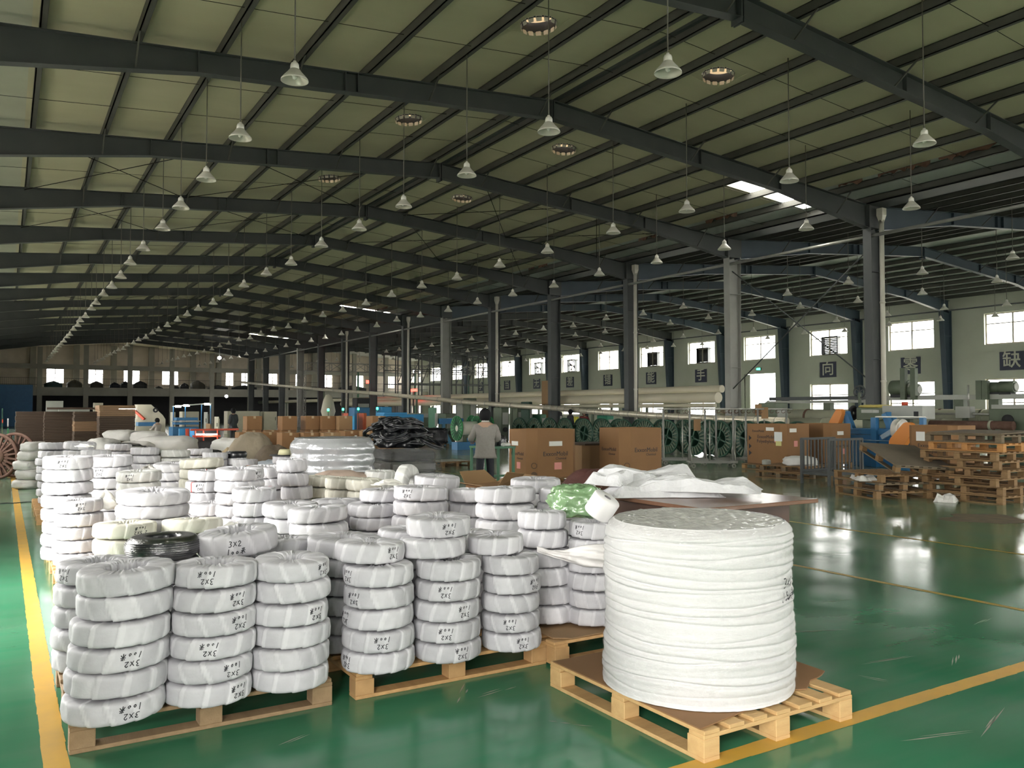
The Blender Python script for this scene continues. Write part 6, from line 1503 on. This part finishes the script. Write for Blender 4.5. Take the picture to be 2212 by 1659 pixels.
    dm=shr.modifiers.new('folds','DISPLACE');dm.texture=tx_;dm.strength=.035;dm.mid_level=.5;dm.texture_coords='LOCAL'
    tv=[(0,0,z(.97)),(0,0,z(.90)),hp[0],kn[0],(an[0][0],an[0][1],.1),hp[1],kn[1],(an[1][0],an[1][1],.1)]
    skin('trousers',[Vector(v)*k for v in tv],[(0,1),(1,2),(2,3),(3,4),(1,5),(5,6),(6,7)],[(.15*k,.11*k),(.155*k,.115*k),.098*k,.072*k,.058*k,.098*k,.072*k,.058*k],trous,t)
    for a in an: MB().box((a[0]*k,(a[1]+.06)*k,.045*k),(.095*k,.27*k,.09*k)).build('shoe',M_blackm,t,local=True,bevel=.02)
    # collar
    MB().lathe([(.075*k,z(1.44)*k),(.068*k,z(1.485)*k),(.06*k,z(1.485)*k),(.068*k,z(1.44)*k)],20,closed=True).build('collar',shirtn or shirt,shr,local=True)
    return t
p=atD(1048,960,15.0)
person((p.x,p.y,0),-YAW+.25,'worker in a grey shirt and dark trousers standing at the green table',mat('grey_shirt',(.27,.25,.23),.85,noise=.4,nscale=30,col2=(.20,.18,.17),bump=.5,bscale=14),mat('navy_trousers',(.018,.02,.028),.8),1.625,'work',shirtn=mat('pale_collar',(.55,.52,.47),.7))
p=atD(504,920,38);person((p.x,p.y,0),-YAW+1.2,'worker in dark clothes standing near the cream cabinets',mat('dark_shirt',(.05,.055,.06),.85),M_blackm,1.68,'down',hands=False)
p=atD(340,925,40);person((p.x,p.y,0),-YAW+1.3,'seated worker in a pale top beside the beige machine',mat('pale_top',(.42,.38,.35),.85),mat('plum_trousers',(.05,.02,.03),.8),1.6,'fwd',True,hands=False)
t=thing('stool','low stool under the seated worker','stool',(p.x,p.y,0));MB().bx(p.x-.18,p.x+.18,p.y-.18,p.y+.18,.34,.38).build('seat',M_wood2,t)
for dx in (-.15,.15):
    for dy in (-.15,.15): MB().bx(p.x+dx-.02,p.x+dx+.02,p.y+dy-.02,p.y+dy+.02,0,.34).build('leg',M_steel,t)
p=atD(1232,930,38);person((p.x,p.y,0),-YAW-1.2,'worker in a black top behind the green drum row',mat('black_top',(.02,.022,.028),.85),M_blackm,1.62,'down',hands=False)
p=atD(1262,935,40);person((p.x,p.y,0),-YAW+2.8,'worker in a maroon top behind the green drum row',mat('maroon_top',(.13,.02,.02),.85),M_blackm,1.55,'down',hands=False)
